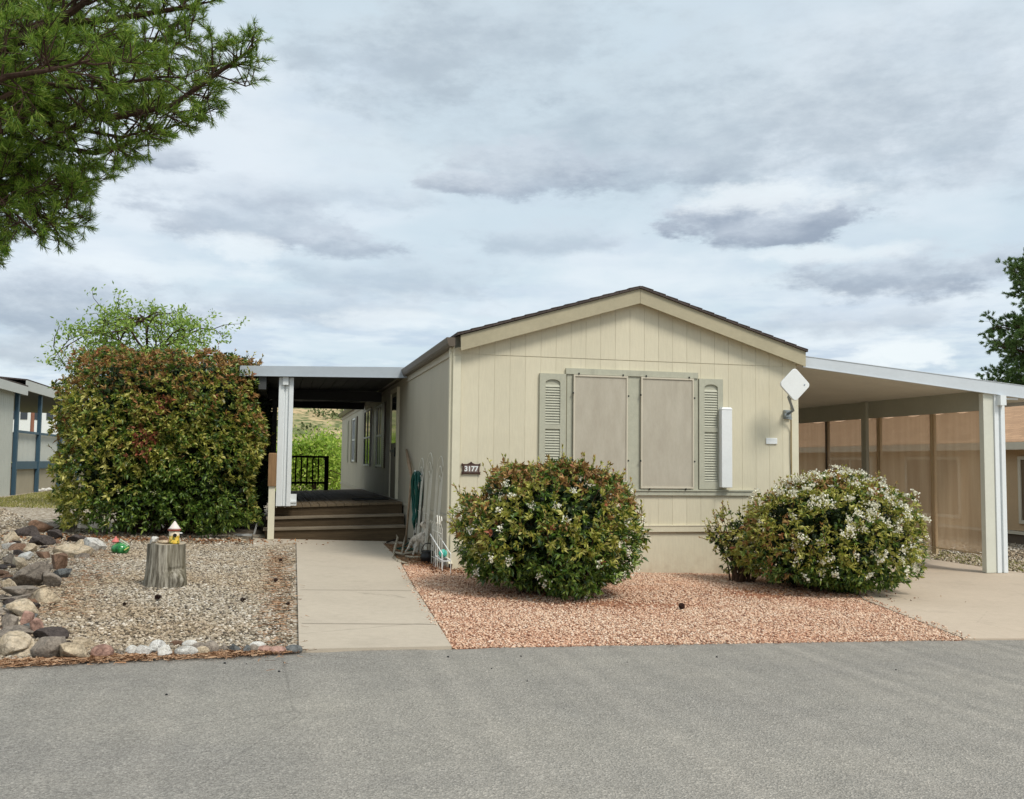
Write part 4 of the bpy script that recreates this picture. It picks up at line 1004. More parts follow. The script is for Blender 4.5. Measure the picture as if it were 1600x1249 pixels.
# house number plaque
sx, sz = wy(735.5, 733); 
pl = empty('house_number_sign', (sx, -.02, sz), 'small dark framed plaque with white house number on the cream wall', 'sign')
mb = MB(); hw, hh = .108, .062
mb.box(sx-hw, sx+hw, -.026, -.006, sz-hh, sz+hh); mb.prism([(sx-.05, sz+hh), (sx+.05, sz+hh), (sx+.015, sz+hh+.016), (sx, sz+hh+.032), (sx-.015, sz+hh+.016)], 1, -.025, -.007)
for s_ in (-1, 1): mb.prism([(sx+s_*(hw-.012), sz+hh), (sx+s_*(hw+.012), sz+hh+.012), (sx+s_*(hw+.012), sz+hh-.03), (sx+s_*hw, sz+hh-.02)], 1, -.025, -.007); mb.prism([(sx+s_*(hw-.012), sz-hh), (sx+s_*(hw+.012), sz-hh-.012), (sx+s_*(hw+.012), sz-hh+.03), (sx+s_*hw, sz-hh+.02)], 1, -.025, -.007)
mb.build('frame', paint('plaque_frame', lin((70,48,40)), .2, 20, .5), pl, bevel=.003)
mb = MB(); mb.box(sx-hw+.016, sx+hw-.016, -.028, -.026, sz-hh+.02, sz+hh-.02); mb.build('plate', paint('plaque_plate', lin((120,104,96)), .15, 20, .5), pl)
def text(body, size, loc, mat, parent, name='lettering', rot=(pi/2, 0, 0), bold=.0):
    cu = bpy.data.curves.new(name, 'FONT'); cu.body = body; cu.size = size; cu.extrude = .0012; cu.offset = bold; cu.align_x = 'CENTER'; cu.align_y = 'CENTER'
    o = bpy.data.objects.new(name, cu); COL.objects.link(o); o.parent = parent
    o.location = tuple(np.array(loc)-origin_of(parent)); o.rotation_euler = rot; cu.materials.append(mat)
    bpy.context.view_layer.update()
    me = bpy.data.meshes.new_from_object(o); o2 = bpy.data.objects.new(name, me); COL.objects.link(o2); o2.parent = parent; o2.location = o.location; o2.rotation_euler = rot
    bpy.data.objects.remove(o); return o2
text('3177', .088, (sx, -.0305, sz), M['white'], pl, bold=.003)
# ---- white plate, pole and dish on the front wall
px_, pz_ = wy(1205, 689.5)
mb = MB(); mb.box(px_-.085, px_+.085, -.018, -.002, pz_-.042, pz_+.042)
tag(mb.build('wall_plate', M['white'], loc=(px_, -.02, pz_), bevel=.006), 'small blank white plate fixed to the cream wall under the dish', 'plate')
PYY = -.075
pq = on(1133.5, 638, 1, PYY); pr = on(1142, 637, 1, PYY)[0]-on(1125, 637, 1, PYY)[0]; pz0_ = on(1133, 762, 1, PYY)[2]
pole = empty('white_duct', (pq[0], PYY, pz0_), 'tall square white duct fixed upright to the wall over the right shutter edge', 'duct')
mb = MB(); r = pr/2-.003; mb.box(pq[0]-r, pq[0]+r, PYY-.045, -.037, pz0_, pq[2]-.02); mb.build('casing', M['white'], pole, bevel=.005)
mb = MB(); mb.hexa([(pq[0]-r-.004, PYY-.05, pq[2]-.019), (pq[0]+r+.004, PYY-.05, pq[2]-.019), (pq[0]+r+.004, -.0365, pq[2]-.019), (pq[0]-r-.004, -.0365, pq[2]-.019),
    (pq[0]-r*.8, PYY-.038, pq[2]+.01), (pq[0]+r*.8, PYY-.038, pq[2]+.01), (pq[0]+r*.8, -.04, pq[2]+.01), (pq[0]-r*.8, -.04, pq[2]+.01)]); mb.build('cap', M['white'], pole)
for z in (pz0_+.2, pq[2]-.3): mb = MB(); mb.box(pq[0]-r*.5, pq[0]+r*.5, -.0365, -.001, z-.02, z+.02); mb.build('bracket', M['white'], pole)
dc = on(1240.5, 601.5, 1, -.42)
dish = empty('antenna_panel', (dc[0], -.42, dc[2]), 'diamond-turned white antenna panel on an arm at the right wall corner', 'antenna')
h = .232; rr = .05
pts = []
for q, (sx_, sz_) in enumerate(((0, -1), (1, 0), (0, 1), (-1, 0))):
    c0 = np.array([sx_, sz_])*(h-rr*1.414)
    a0 = atan2(sz_, sx_)
    for j in range(-3, 4): t = a0+j*pi/4/3; pts.append((dc[0]+c0[0]+rr*cos(t), dc[2]+c0[1]*1.0+rr*sin(t)))
mb = MB(); mb.prism(pts, 1, -.455, -.42); plate = mb.build('panel', M['white'], dish, bevel=.008)
mb = MB(); mb.lathe((0,0,0), [(.0, 0), (.010, 0), (.010, .004), (0, .004)], 12)
mb.v = [(dc[0]+.135+v[0], -.458-v[2], dc[2]+.0+v[1]) for v in mb.v]; mb.build('badge', paint('badge', lin((140,150,160)), .1, 9), plate)
bk = on(1231, 649, 1, -.03)
mb = MB(); mb.tube([(dc[0]-.0, -.41, dc[2]-.02), (dc[0]-.03, -.33, dc[2]-.16), (bk[0]+.03, -.12, bk[2]+.06), (bk[0], -.04, bk[2]+.02)], .018, 10); mb.box(dc[0]-.07, dc[0]+.07, -.42, -.39, dc[2]-.07, dc[2]+.07)
mb.build('arm', paint('dish_arm', lin((150,158,160)), .1, 6, .4, metal=.3), dish, True)
mb = MB(); mb.box(bk[0]-.05, bk[0]+.05, -.03, -.0, bk[2]-.05, bk[2]+.07); mb.box(bk[0]-.06, bk[0]-.02, -.09, -.03, bk[2]-.03, bk[2]-.005); mb.box(bk[0]-.065, bk[0]-.045, -.1, -.03, bk[2]+.03, bk[2]+.05); mb.beam((bk[0]-.05, -.05, bk[2]-.03), (bk[0]+.03, -.08, bk[2]-.05), .02, .03)
mb.build('bracket', paint('dish_bracket', lin((150,156,156)), .2, 12, .45, metal=.4), dish)
mb = MB(); c0 = (bk[0]+.03, -.06, bk[2]-.05); mb.tube([c0, (bk[0]+.055, -.022, bk[2]-.2), (bk[0]+.05, -.018, bk[2]-.5), (bk[0]+.062, -.018, bk[2]-.9), (bk[0]+.05, -.018, G(4.5)+.05)], .007, 6)
mb.build('cable', paint('cable', lin((150,128,84)), .1, 9), dish)
# ================================================================== THE PORCH
Z_L = lambda: 0
YD = 4.5
porch = empty('porch', (-1.2, YD, G(-1.2)), 'covered timber deck porch with three weathered steps and a grey metal roof', 'porch')
def lvl(px1, py1, px2, py2, Y):
    a = on(px1, py1, 1, Y); b = on(px2, py2, 1, Y); s_ = (b[2]-a[2])/(b[0]-a[0]); return lambda x: a[2]+s_*(x-a[0])
X0, X1 = -2.36, XL-.03
zt = lvl(432, 790.5, 628, 784.5, YD); z2 = lvl(430, 808.5, 630, 803.5, YD-.27); z1_ = lvl(428, 826, 632, 821.5, YD-.54)
def slab(mb, xa, xb, ya, yb, zf, t0, t1):
    mb.hexa([(xa, ya, zf(xa)+t0), (xb, ya, zf(xb)+t0), (xb, yb, zf(xb)+t0), (xa, yb, zf(xa)+t0), (xa, ya, zf(xa)+t1), (xb, ya, zf(xb)+t1), (xb, yb, zf(xb)+t1), (xa, yb, zf(xa)+t1)])
mb = MB(); nb = 16; wb = (X1-X0)/nb
for i in range(nb): slab(mb, X0+i*wb+.004, X0+(i+1)*wb-.004, YD+.0, 12.2, zt, -.036+random.uniform(-.003, 0), random.uniform(-.002, .002))
mb.build('deck_boards', M['deckwood'], porch)
mb = MB(); slab(mb, X0, X1, YD+.03, YD+.07, zt, -.19, -.037); slab(mb, X0+.03, X1, 12.12, 12.18, zt, -.3, -.04); slab(mb, X0, X0+.04, YD+.1, 12.1, zt, -.5, -.04); mb.build('riser', M['stepwood'], porch)
for i, (zf, Y, nx_) in enumerate(((z2, YD-.27, 0), (z1_, YD-.54, 1))):
    mb = MB(); slab(mb, X0-.04*nx_-.02, X1+.0, Y, Y+.30, zf, -.036, 0); mb.build('tread', M['treadwood'], porch, bevel=.005)
    mb = MB(); zf2 = zf; xa, xb = X0-.03*nx_, X1
    lo = (lambda x: z1_(x)+.001) if i == 0 else (lambda x: G(x)+.0)
    mb.hexa([(xa, Y+.03, lo(xa)), (xb, Y+.03, lo(xb)), (xb, Y+.065, lo(xb)), (xa, Y+.065, lo(xa)), (xa, Y+.03, zf(xa)-.037), (xb, Y+.03, zf(xb)-.037), (xb, Y+.065, zf(xb)-.037), (xa, Y+.065, zf(xa)-.037)])
    mb.build('riser', M['stepwood'], porch)
# roof
YR = 4.2
fa = on(375, 571.5, 1, YR); fb = on(636, 574, 1, YR); fc = on(375, 587.5, 1, YR); fd = on(640, 591, 1, YR)
XF0, XF1 = fa[0], XL-.03
zl = lambda x: fa[2]+(fb[2]-fa[2])*(x-fa[0])/(fb[0]-fa[0]); zlb = lambda x: fc[2]+(fd[2]-fc[2])*(x-fc[0])/(fd[0]-fc[0])
mb = MB(); mb.prism([(XF0, zlb(XF0)), (XF1, zlb(XF1)), (XF1, zl(XF1)), (XF0, zl(XF0))], 1, YR, YR+.03); mb.prism([(XF0, zlb(XF0)), (XF1, zlb(XF1)), (XF1, zlb(XF1)+.012), (XF0, zlb(XF0)+.012)], 1, YR-.012, YR)
mb.box(XF0, XF0+.03, YR+.03, 12.4, zlb(XF0), zl(XF0)); mb.build('roof_fascia', M['alu_fascia'], porch)
mb = MB(); x = XF0+.03
while x < XF1-.05: 
    mb.prism([(x, zlb(x)+.06), (x+.19, zlb(x)+.06), (x+.2, zlb(x)+.09), (x+.2, zlb(x)+.1), (x, zlb(x)+.1)], 1, YR+.03, 12.4); x += .2
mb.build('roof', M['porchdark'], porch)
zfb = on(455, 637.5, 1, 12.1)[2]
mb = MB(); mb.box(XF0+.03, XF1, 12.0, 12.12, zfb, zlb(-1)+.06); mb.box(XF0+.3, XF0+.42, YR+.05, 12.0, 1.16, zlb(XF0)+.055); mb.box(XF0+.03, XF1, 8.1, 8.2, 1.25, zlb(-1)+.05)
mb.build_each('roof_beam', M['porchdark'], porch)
# posts
PY = YR+.1
pa = on(431.5, 760, 1, PY)[0]; pb = on(454, 600, 1, PY)[0]; pw = (pb-pa)
def channel_post(x, w_, y, z0, z1, name, parent, mat):
    mb = MB(); mb.box(x, x+w_*.36, y, y+.11, z0, z1); mb.box(x+w_*.36, x+w_*.70, y+.03, y+.09, z0, z1); mb.box(x+w_*.70, x+w_, y, y+.11, z0, z1)
    mb.box(x+w_*.47, x+w_*.5, y+.018, y+.03, z0, z1)
    return mb.build(name, mat, parent, bevel=.003)
post = channel_post(pa, .235, PY, zt(pa)+.002, zlb(pa)-.004, 'post', porch, M['white_metal'])
# lower part of post runs in front of the deck edge
mb = MB(); mb.box(pa+.06, pa+.15, PY-.05, PY+.0, zlb(pa)-.13, zlb(pa)-.002); mb.build('beam_end', M['white_metal'], post)
mb = MB(); mb.box(pa+.225, pa+.33, PY+.06, PY+.075, zt(pa)+.01, zt(pa)+.2); mb.box(pa+.225, pa+.33, PY+.04, PY+.06, zt(pa)+.06, zt(pa)+.085); mb.build('post_bracket', M['white_metal'], post)
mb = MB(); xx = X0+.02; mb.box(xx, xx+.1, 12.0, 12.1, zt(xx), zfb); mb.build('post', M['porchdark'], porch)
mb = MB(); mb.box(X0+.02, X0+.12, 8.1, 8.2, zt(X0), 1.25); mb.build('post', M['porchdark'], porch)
# newel post at the foot of the steps
nq = gnd(424, 845); ny = 3.82; na = on(418, 780, 1, ny)[0]; nb_ = on(431, 780, 1, ny)[0]; nt = on(425, 708, 1, ny)[2]; nm = on(425, 757, 1, ny)[2]
newel = empty('newel_post', ((na+nb_)/2, ny, G(na)+.03), 'short cream newel post with a bare wood top beside the steps', 'post')
mb = MB(); mb.box(na+.012, nb_-.014, ny, ny+.09, G(na)+.03, nm); mb.build('post_base', M['corner'], newel, bevel=.004)
mb = MB(); mb.box(na-.002, nb_, ny-.03, ny+.09, nm-.03, nt-.02); mb.hexa([(na-.002, ny-.03, nt-.02), (nb_, ny-.03, nt-.02), (nb_, ny+.09, nt-.02), (na-.002, ny+.09, nt-.02), (na+.01, ny-.02, nt), (nb_-.01, ny-.02, nt), (nb_-.01, ny+.08, nt), (na+.01, ny+.08, nt)])
mb.build('post_top', M['postwood'], newel, bevel=.004)
# back railing
ra = on(455, 712, 1, 12.); rb_ = on(514, 712, 1, 12.); rz = ra[2]; rx1 = rb_[0]; rx0 = X0+.12
rail = empty('deck_railing', (rx1, 12., zt(rx1)), 'black baluster railing at the far end of the porch deck', 'railing')
mb = MB(); mb.box(rx0, rx1, 11.96, 12.05, rz-.05, rz); mb.build('top_rail', M['darkrail'], rail); zb_ = on(470, 757, 1, 12)[2]
mb = MB(); mb.box(rx0, rx1-.1, 11.98, 12.02, on(470, 753, 1, 12)[2]-.05, on(470, 753, 1, 12)[2]); mb.build('bottom_rail', M['darkrail'], rail)
mb = MB(); mb.box(rx1-.1, rx1-.002, 11.95, 12.06, zt(rx1)+.0, rz-.05); mb.build('end_post', M['darkrail'], rail)
x = rx0+.06
while x < rx1-.14: 
    mb = MB(); mb.box(x, x+.035, 11.963, 11.98, on(470, 757, 1, 12)[2]-.03, rz-.052); mb.build('baluster', M['darkrail'], rail); x += .135
# mat
mm = MB(); slab(mm, -.85, -.25, 5.5, 6.3, zt, .003, .014); tag(mm.build('door_mat', paint('mat', lin((44,42,38)), .3, 60, .95), loc=(-.55, 5.9, zt(-.5))), 'dark door mat lying on the deck by the storm door', 'mat')
# white frame at the foot of the porch by the shrub
q0 = gnd(366, 838); q1 = gnd(396, 838); qy = q1[1]-.0; z0 = G(q1[0])+.0
mb = MB(); mb.beam((q0[0], qy, z0+.02), (q1[0]-.02, qy, z0+.02), .03, .04); mb.beam((q1[0]-.0, qy-.001, z0), (q1[0]+.06, qy+.0, z0+.24), .03, .03, (0, 1, 0)); 
tag(mb.build('metal_stand', M['white'], loc=(q1[0], qy, z0)), 'white angled metal stand lying by the big shrub and porch corner', 'stand')
# ================================================================== THINGS BY THE SIDE WALL
# hose on its hanger
hang = on(647, 737, 0, XL-.12); hy = hang[1]; hz = hang[2]
hose = empty('garden_hose', (XL-.1, hy, G(0)), 'coiled green garden hose hanging beside the porch steps', 'hose')
mb = MB()
for k in range(15):
    o = random.uniform(-.035, .035); dl = random.uniform(.78, 1.02); ww = random.uniform(.17, .30); dx = random.uniform(-.11, -.02); pts = []
    for i in range(22):
        t = 2*pi*i/21; pts.append((XL+dx+.02*sin(3*t+k), hy+o+ww*sin(t)*(.75+.25*cos(t)), hz-dl/2*.9+dl/2*.9*cos(t)+random.uniform(-.004, .004)))
    mb.tube(pts, .0105, 6, False)
zg = G(-.2)+.02
tail = [(XL-.07, hy+.1, hz-.8), (XL-.1, hy-.05, hz-1.0), (XL-.2, hy+.1, zg+.08), (XL-.34, hy-.1, zg+.02), (XL-.2, hy-.28, zg+.015), (XL-.1, hy-.1, zg+.02), (XL-.24, hy+.12, zg+.03), (XL-.36, hy-.02, zg+.03)]
mb.tube(tail, .011, 6); mb.build('hose_coil', M['hose_green'], hose, True)
mb = MB(); mb.box(XL-.1, XL-.001, hy-.07, hy+.07, hz-.05, hz-.02); mb.box(XL-.11, XL-.1, hy-.07, hy+.07, hz-.05, hz+.02); mb.build('hanger', M['white_metal'], hose)
h0 = gnd(655, 800); 
a = on(652, 800, 0, XL-.05); b = gnd(636, 846); c = gnd(604, 852)
mb = MB(); mb.tube([(XL-.04, a[1]-.05, hz-.1), (XL-.05, a[1]-.1, -.75), (XL-.12, a[1]-.2, -1.15), (b[0], b[1], zg+.03), ((b[0]+c[0])/2, (b[1]+c[1])/2, zg+.05), (c[0], c[1]-.0, G(c[0])+.045)], .013, 6)
tag(mb.build('dark_hose', M['hose_dark'], loc=(b[0], b[1], zg), smooth=True), 'thin dark hose trailing from the wall across the walk corner', 'hose')
# stick leaning beside the hose
a = on(635, 703, 0, XL-.03); b = on(641, 745, 0, XL-.12)
mb = MB(); mb.tube([(XL-.03, a[1], a[2]), (XL-.06, (a[1]+b[1])/2+.05, (a[2]+b[2])/2), (XL-.10, b[1], b[2]), (XL-.2, b[1]-.15, G(0)+.03)], [.018, .03, .022, .015], 7)
tag(mb.build('driftwood_stick', paint('driftwood_brown', lin((150,128,104)), .3, 12, .9), loc=(XL-.2, b[1]-.15, G(0)), smooth=True), 'bent brown driftwood stick leaning on the wall above the hose', 'stick')
# wire trellises
def trellis(ya, yb, ztop, label, nb=5, lean=.08):
    t = empty('wire_trellis', (XL-.1, (ya+yb)/2, G(0)), label, 'trellis', 'white wire trellises against the side wall')
    zb_ = G(0)+.01; r = (yb-ya)/2; ym = (ya+yb)/2; mb = MB()
    def P(y, z): 
        f = (z-zb_)/(ztop-zb_); return (XL-.02-lean*(1-f)-.015, y, z)
    for k in range(3):
        rr_ = r*(1-.3*k); zt_ = ztop-.10*k*1.3
        pts = [P(ym-rr_, zb_), P(ym-rr_*.96, (zb_+zt_)/2), P(ym-rr_, zt_-rr_*.9)]
        for i in range(1, 8): a = pi*i/8; pts.append(P(ym-rr_*cos(a), zt_-rr_*.9+rr_*.9*sin(a)))
        pts += [P(ym+rr_, zt_-rr_*.9), P(ym+rr_*.96, (zb_+zt_)/2), P(ym+rr_, zb_)]
        mb.tube(pts, .0045, 5, False)
    mb.build_each('hoop', M['offwhite'], t, True)
    mb = MB()
    for z in (zb_+.15, zb_+.6): mb.tube([P(ym-r, z), P(ym, z+.02), P(ym+r, z)], .0035, 4, False)
    mb.build_each('cross_wire', M['offwhite'], t)
ty = [on(x, 715, 0, XL-.05)[1] for x in (654, 662, 668, 676, 683, 692)]
tz = on(665, 708, 0, XL-.03)[2]; 
trellis(ty[1]+.02, ty[0], on(656, 716, 0, XL-.03)[2], 'white wire trellis hoop nearest the garden hose')
trellis(ty[3]+.02, ty[2]+.12, tz, 'tall pointed white wire trellis in the middle of the three')
trellis(ty[5], ty[4]+.02, on(682, 713, 0, XL-.03)[2], 'white wire trellis closest to the downspout')
# low scroll fence
fy0, fy1 = on(691, 820, 0, XL-.16)[1], on(675, 820, 0, XL-.16)[1]; lowf = empty('wire_edging', (XL-.2, .85, G(0)), 'low white scroll wire edging fence behind the animal figure', 'edging fence')
mb = MB(); zb_ = G(0)+.01
for k in range(6):
    y = fy0+(fy1-fy0)*k/5; h = .58; x = XL-.16
    mb.tube([(x, y, zb_), (x, y, zb_+h-.06), (x-.01, y+.03, zb_+h), (x-.02, y+.07, zb_+h-.03)], .0045, 4, False)
mb.build_each('upright', M['offwhite'], lowf); mb = MB()
for z in (.12, .46): mb.tube([(XL-.16, fy0, zb_+z), (XL-.16, fy1, zb_+z)], .004, 4)
pts = [(XL-.17, fy0-.03+.36*t, zb_+.62+.05*sin(t*14)) for t in np.linspace(0, 1, 24)]; mb.tube(pts, .007, 5, False); mb.build_each('wire', M['offwhite'], lowf)
# the pale animal figure (one continuous skinned body)
def skinned(name, verts, edges, radii, mat, parent, sub=2, root=0):
    me = bpy.data.meshes.new(name); off = origin_of(parent)
    me.from_pydata([tuple(np.array(v)-off) for v in verts], edges, []); o = bpy.data.objects.new(name, me); COL.objects.link(o); o.parent = parent; me.materials.append(mat)
    md = o.modifiers.new('skin', 'SKIN'); md.use_smooth_shade = True
    for i, r in enumerate(radii): o.data.skin_vertices[0].data[i].radius = (r, r) if not hasattr(r, '__len__') else r
    o.data.skin_vertices[0].data[root].use_root = True
    s_ = o.modifiers.new('sub', 'SUBSURF'); s_.levels = sub; s_.render_levels = sub
    return o
AY = 1.6
def A(px, py, dy=0.): return on(px, py, 1, AY+dy)
fig = empty('animal_statue', tuple(A(648, 866)), 'pale weathered deer figurine standing on driftwood by the side wall', 'statue')
vs = [A(649, 839, .05), A(657, 838), A(665, 842, -.03), A(667.5, 834, -.03), A(667, 826), A(665, 819.5), A(660, 819.5), A(656.5, 821),   # rump, back, chest, neck, head, muzzle
      A(643, 848, .1), A(638.5, 856, .11), A(633, 864, .12), A(653, 848, -.02), A(649, 857, -.04), A(645, 868, -.05),
      A(666, 852, .03), A(668, 862, .04), A(669.5, 870, .04), A(664, 850, -.08), A(664, 860, -.1), A(663, 868, -.12),
      A(668, 813, .03), A(670.5, 811, .05), A(665.5, 814, -.03), A(664, 810, -.05)]
ed = [(0,1),(1,2),(2,3),(3,4),(4,5),(5,6),(6,7),(0,8),(8,9),(9,10),(0,11),(11,12),(12,13),(2,14),(14,15),(15,16),(2,17),(17,18),(18,19),(5,20),(20,21),(5,22),(22,23)]
rd = [.066,.07,.075,.052,.045,.056,.042,.026, .036,.018,.013, .04,.02,.014, .024,.014,.012, .026,.015,.012, .014,.005,.014,.005]
M['statue'] = rockmat('statue_white', lin((176,164,146)), lin((214,204,188)), lin((230,222,208)), 8)
skinned('body', vs, ed, rd, M['statue'], fig)
mb = MB()
for dy in (-.035, .03): c_ = A(661.5, 817.5, dy*1.1); mb.lathe(tuple(c_), [(.0, -.007), (.006, -.004), (.007, 0), (.006, .004), (0, .007)], 8)
mb.build_each('eye', M['black'], fig)
# driftwood pieces at its feet
dwood = rockmat('driftwood_grey', lin((140,126,106)), lin((186,174,152)), lin((206,196,178)), 9)
def gp(px, py, h=.03): p = gnd(px, py); return np.array([p[0], p[1], G(p[0])+h])
mb = MB(); mb.tube([gp(613, 876, .02), gp(617, 866, .09), gp(621, 858, .17), gp(619, 856, .2)], [.014, .02, .016, .006], 7); mb.tube([gp(617, 870, .05), gp(630, 872, .05), gp(646, 871, .07), gp(655, 872, .05)], [.026, .02, .022, .008], 7); mb.tube([gp(628, 868, .05), gp(631, 860, .13), gp(633, 855, .19)], [.015, .012, .005], 6)
mb.tube([gp(616, 876, .03), gp(624, 882, .03), gp(636, 884, .03)], [.022, .024, .008], 7); mb.tube([gp(634, 874, .04), gp(648, 876, .04), gp(661, 876, .05)], [.012, .02, .016], 6)
tag(mb.build('driftwood', dwood, loc=tuple(gp(630, 872, 0)), smooth=True), 'twisted pale driftwood lying under the animal figure', 'driftwood')
for k, (x, y, s_, lb) in enumerate(((622, 880, .05, 'knobbly pale stone below the left end of the driftwood'), (636, 886, .035, 'small pale stone right below the driftwood'), (659, 866, .045, 'round white stone between the statue legs and the black pot'))):
    P = gp(x, y, 0); 
    V = ICO_V*s_*RNG.uniform(.8, 1.2, (12, 1))*[1.3, 1, .7]+P+[0, 0, s_*.5]; o = mesh_np('pale_stone', V, ICO_F, dwood, None, smooth=True, loc=tuple(P)); tag(o, lb, 'stone'); md = o.modifiers.new('s', 'SUBSURF'); md.levels = 2; md.render_levels = 2
# black pot
P = gp(668, 881, 0); pot = empty('black_pot', tuple(P), 'small squat black pot between the figurine and the white stand', 'pot')
mb = MB(); mb.lathe(tuple(P), [(.05, 0), (.085, .03), (.1, .08), (.095, .12), (.075, .15), (.085, .165), (.08, .17), (.065, .155), (.05, .14)], 18); mb.build('bowl', M['iron'], pot, True)
mb = MB(); ht = [(P[0]+.085*cos(t), P[1], P[2]+.15+.12*sin(t)) for t in np.linspace(0, pi, 12)]; mb.tube(ht, .006, 5); mb.build('handle', M['iron'], pot)
# white stand with teal glass ball
q0 = gp(680, 889, 0); q1 = gp(691, 898, 0)
st = empty('wire_stand', tuple((q0+q1)/2), 'small white metal stand holding a teal ball beside the downspout', 'stand')
top = (q0+q1)/2; zt_ = top[2]
mb = MB(); r = .006; d = (q1-q0)
sd2 = np.array([-d[1], d[0], 0]); sd2 = sd2/np.linalg.norm(sd2)*.1
C4 = [q0, q1, q1+sd2, q0+sd2]
for q in C4: mb.beam(q, q+[0, 0, .24], .008, .008, (0, 1, 0))
for a, b in zip(C4, C4[1:]+C4[:1]): mb.beam(a+[0, 0, .16], b+[0, 0, .16], .012, .014)
mb.beam(q1+[0, 0, .24], q0+[-.04, .2, .42], .010, .010); mb.beam(q1+sd2+[0, 0, .24], q0+sd2+[-.04, .2, .42], .008, .008)
mb.build('frame', M['white'], st); 
mb = MB(); c_ = top+sd2/2; mb.lathe((c_[0], c_[1], zt_+.172), [(.02, 0), (.045, .015), (.055, .04), (.05, .07), (.03, .09), (.012, .1)], 14)
tag(mb.build('teal_ball', paint('teal_glass', lin((84,190,172)), .25, 18, .2), loc=(c_[0], c_[1], zt_+.17), smooth=True), 'teal glazed ball ornament sitting on the small white stand', 'ornament')
# ================================================================== THE CARPORT
XBm = 7.75
car = empty('carport', (XBm, 0, G(7)), 'sloping grey metal carport attached to the right side of the home', 'carport')
cf = [on(1255, 556, 1, -.06), on(1540, 594.5, 1, -.06), on(1255, 574, 1, -.06), on(1540, 614.5, 1, -.06)]
s1 = (cf[1][2]-cf[0][2])/(cf[1][0]-cf[0][0]); s2_ = (cf[3][2]-cf[2][2])/(cf[3][0]-cf[2][0])
ct = lambda x: cf[0][2]+s1*(x-cf[0][0]); cb = lambda x: cf[2][2]+s2_*(x-cf[2][0])
XC0, XC1 = trt[0]+.004, 8.95
YC = 9.6
mb = MB(); mb.prism([(XC0, cb(XC0)), (XC1, cb(XC1)), (XC1, ct(XC1)), (XC0, ct(XC0))], 1, -.06, -.03); mb.prism([(XC0, cb(XC0)), (XC1, cb(XC1)), (XC1, cb(XC1)+.01), (XC0, cb(XC0)+.01)], 1, -.072, -.06)
mb.prism([(XC0, ct(XC0)-.006), (XC1, ct(XC1)-.006), (XC1, ct(XC1)), (XC0, ct(XC0))], 1, -.068, -.06)
mb.box(XC1-.03, XC1, -.03, YC, cb(XC1), ct(XC1)); mb.build('roof_fascia', paint('carport_fascia', lin((196,202,206)), .05, 1.5, .35, 30, .03), car)
mb = MB(); y = -.03
while y < YC:   # roof pans running down the slope
    mb.hexa([(XC0-.12, y+.0015, cb(XC0)+.055), (XC1-.03, y+.0015, cb(XC1)+.055), (XC1-.03, y+.4025, cb(XC1)+.055), (XC0-.12, y+.4025, cb(XC0)+.055), (XC0-.12, y+.0015, cb(XC0)+.065), (XC1-.03, y+.0015, cb(XC1)+.065), (XC1-.03, y+.4025, cb(XC1)+.065), (XC0-.12, y+.4025, cb(XC0)+.065)])
    mb.box(XC0, XC0+.001, y, y+.001, 1.3, 1.301); y += .404
mb.build('roof', M['soffit'], car)
bt, bb_ = cb(XBm)+.05, on(1540, 641, 0, XBm)[2]
mb = MB(); mb.box(XBm, XBm+.07, .05, YC, bb_, bt); mb.build('beam', M['beam'], car)
mb = MB(); mb.box(XBm+.16, XBm+.26, -.12, .05, cb(XBm+.2)-.15, cb(XBm+.2)-.004); mb.box(XBm+.09, XBm+.16, .0, .06, cb(XBm+.2)-.17, cb(XBm+.2)-.01); mb.box(XBm+.27, XBm+.55, -.02, .02, cb(XBm+.5)-.03, cb(XBm+.5)-.006); mb.build_each('beam_end', M['white_metal'], car)
# posts
pz0 = G(XBm)+.03
YP = -.02
xa = on(1539, 760, 1, YP)[0]; xb = on(1555, 760, 1, YP)[0]; xc = on(1571, 760, 1, YP)[0]
def cpost(y, mats, full=True):
    mb = MB(); mb.box(xa, xb-.004, y, y+.09, pz0, cb(xa)+.0); a = mb.build('post', mats[0], car, bevel=.004)
    mb = MB(); mb.box(xb-.002, xb+(xc-xb)*.38, y-.02, y+.09, pz0, cb(xb)-.001 if full else bb_); mb.box(xb+(xc-xb)*.38+.001, xb+(xc-xb)*.60, y+.01, y+.07, pz0, cb(xc)-.14); mb.box(xb+(xc-xb)*.60+.001, xc, y-.02, y+.09, pz0, cb(xc)-.14)
    mb.build('post', mats[1], car, bevel=.003)
cpost(YP, (paint('post_cream', lin((206,206,192)), .05, 3, .5), M['white_metal']))
yq = on(1358, 700, 0, XBm)[1]
mb = MB(); mb.box(XBm-.06, XBm-.001, yq-.0, yq+.14, pz0, bt-.002); mb.build('post', M['beam'], car, bevel=.004)
mb = MB(); mb.box(XBm-.06, XBm-.001, 8.2, 8.34, pz0, bt-.002); mb.build('post', M['beam'], car, bevel=.004)
# shade-cloth panels hung from the beam
def shademat():
    n = N('shade_cloth'); v = n.coord((1, 1, 1)); f = n.noise(n.coord((1, 3, .25)), 2.2, 5, .6); g = n.noise(n.coord((1, 160, 160)), 3, 2)
    c = n.ramp(f, [(.3, lin((198,168,134))), (.7, lin((220,194,160)))]); n.done(c, .85, n.bump(f, .3, .02), .1); tl = n.new('ShaderNodeBsdfTranslucent'); n.link(c, tl.inputs['Color']); m2 = n.new('ShaderNodeMixShader'); m2.inputs[0].default_value = .5; n.link(n.bs.outputs[0], m2.inputs[1]); n.link(tl.outputs[0], m2.inputs[2])
    tr = n.new('ShaderNodeBsdfTransparent'); mx = n.new('ShaderNodeMixShader'); n.link(n.ramp(g, [(.35, (.64,)*3), (.65, (.8,)*3)]), mx.inputs[0])
    n.link(tr.outputs[0], mx.inputs[1]); n.link(m2.outputs[0], mx.inputs[2]); n.link(mx.outputs[0], n.out.inputs[0]); return n.m
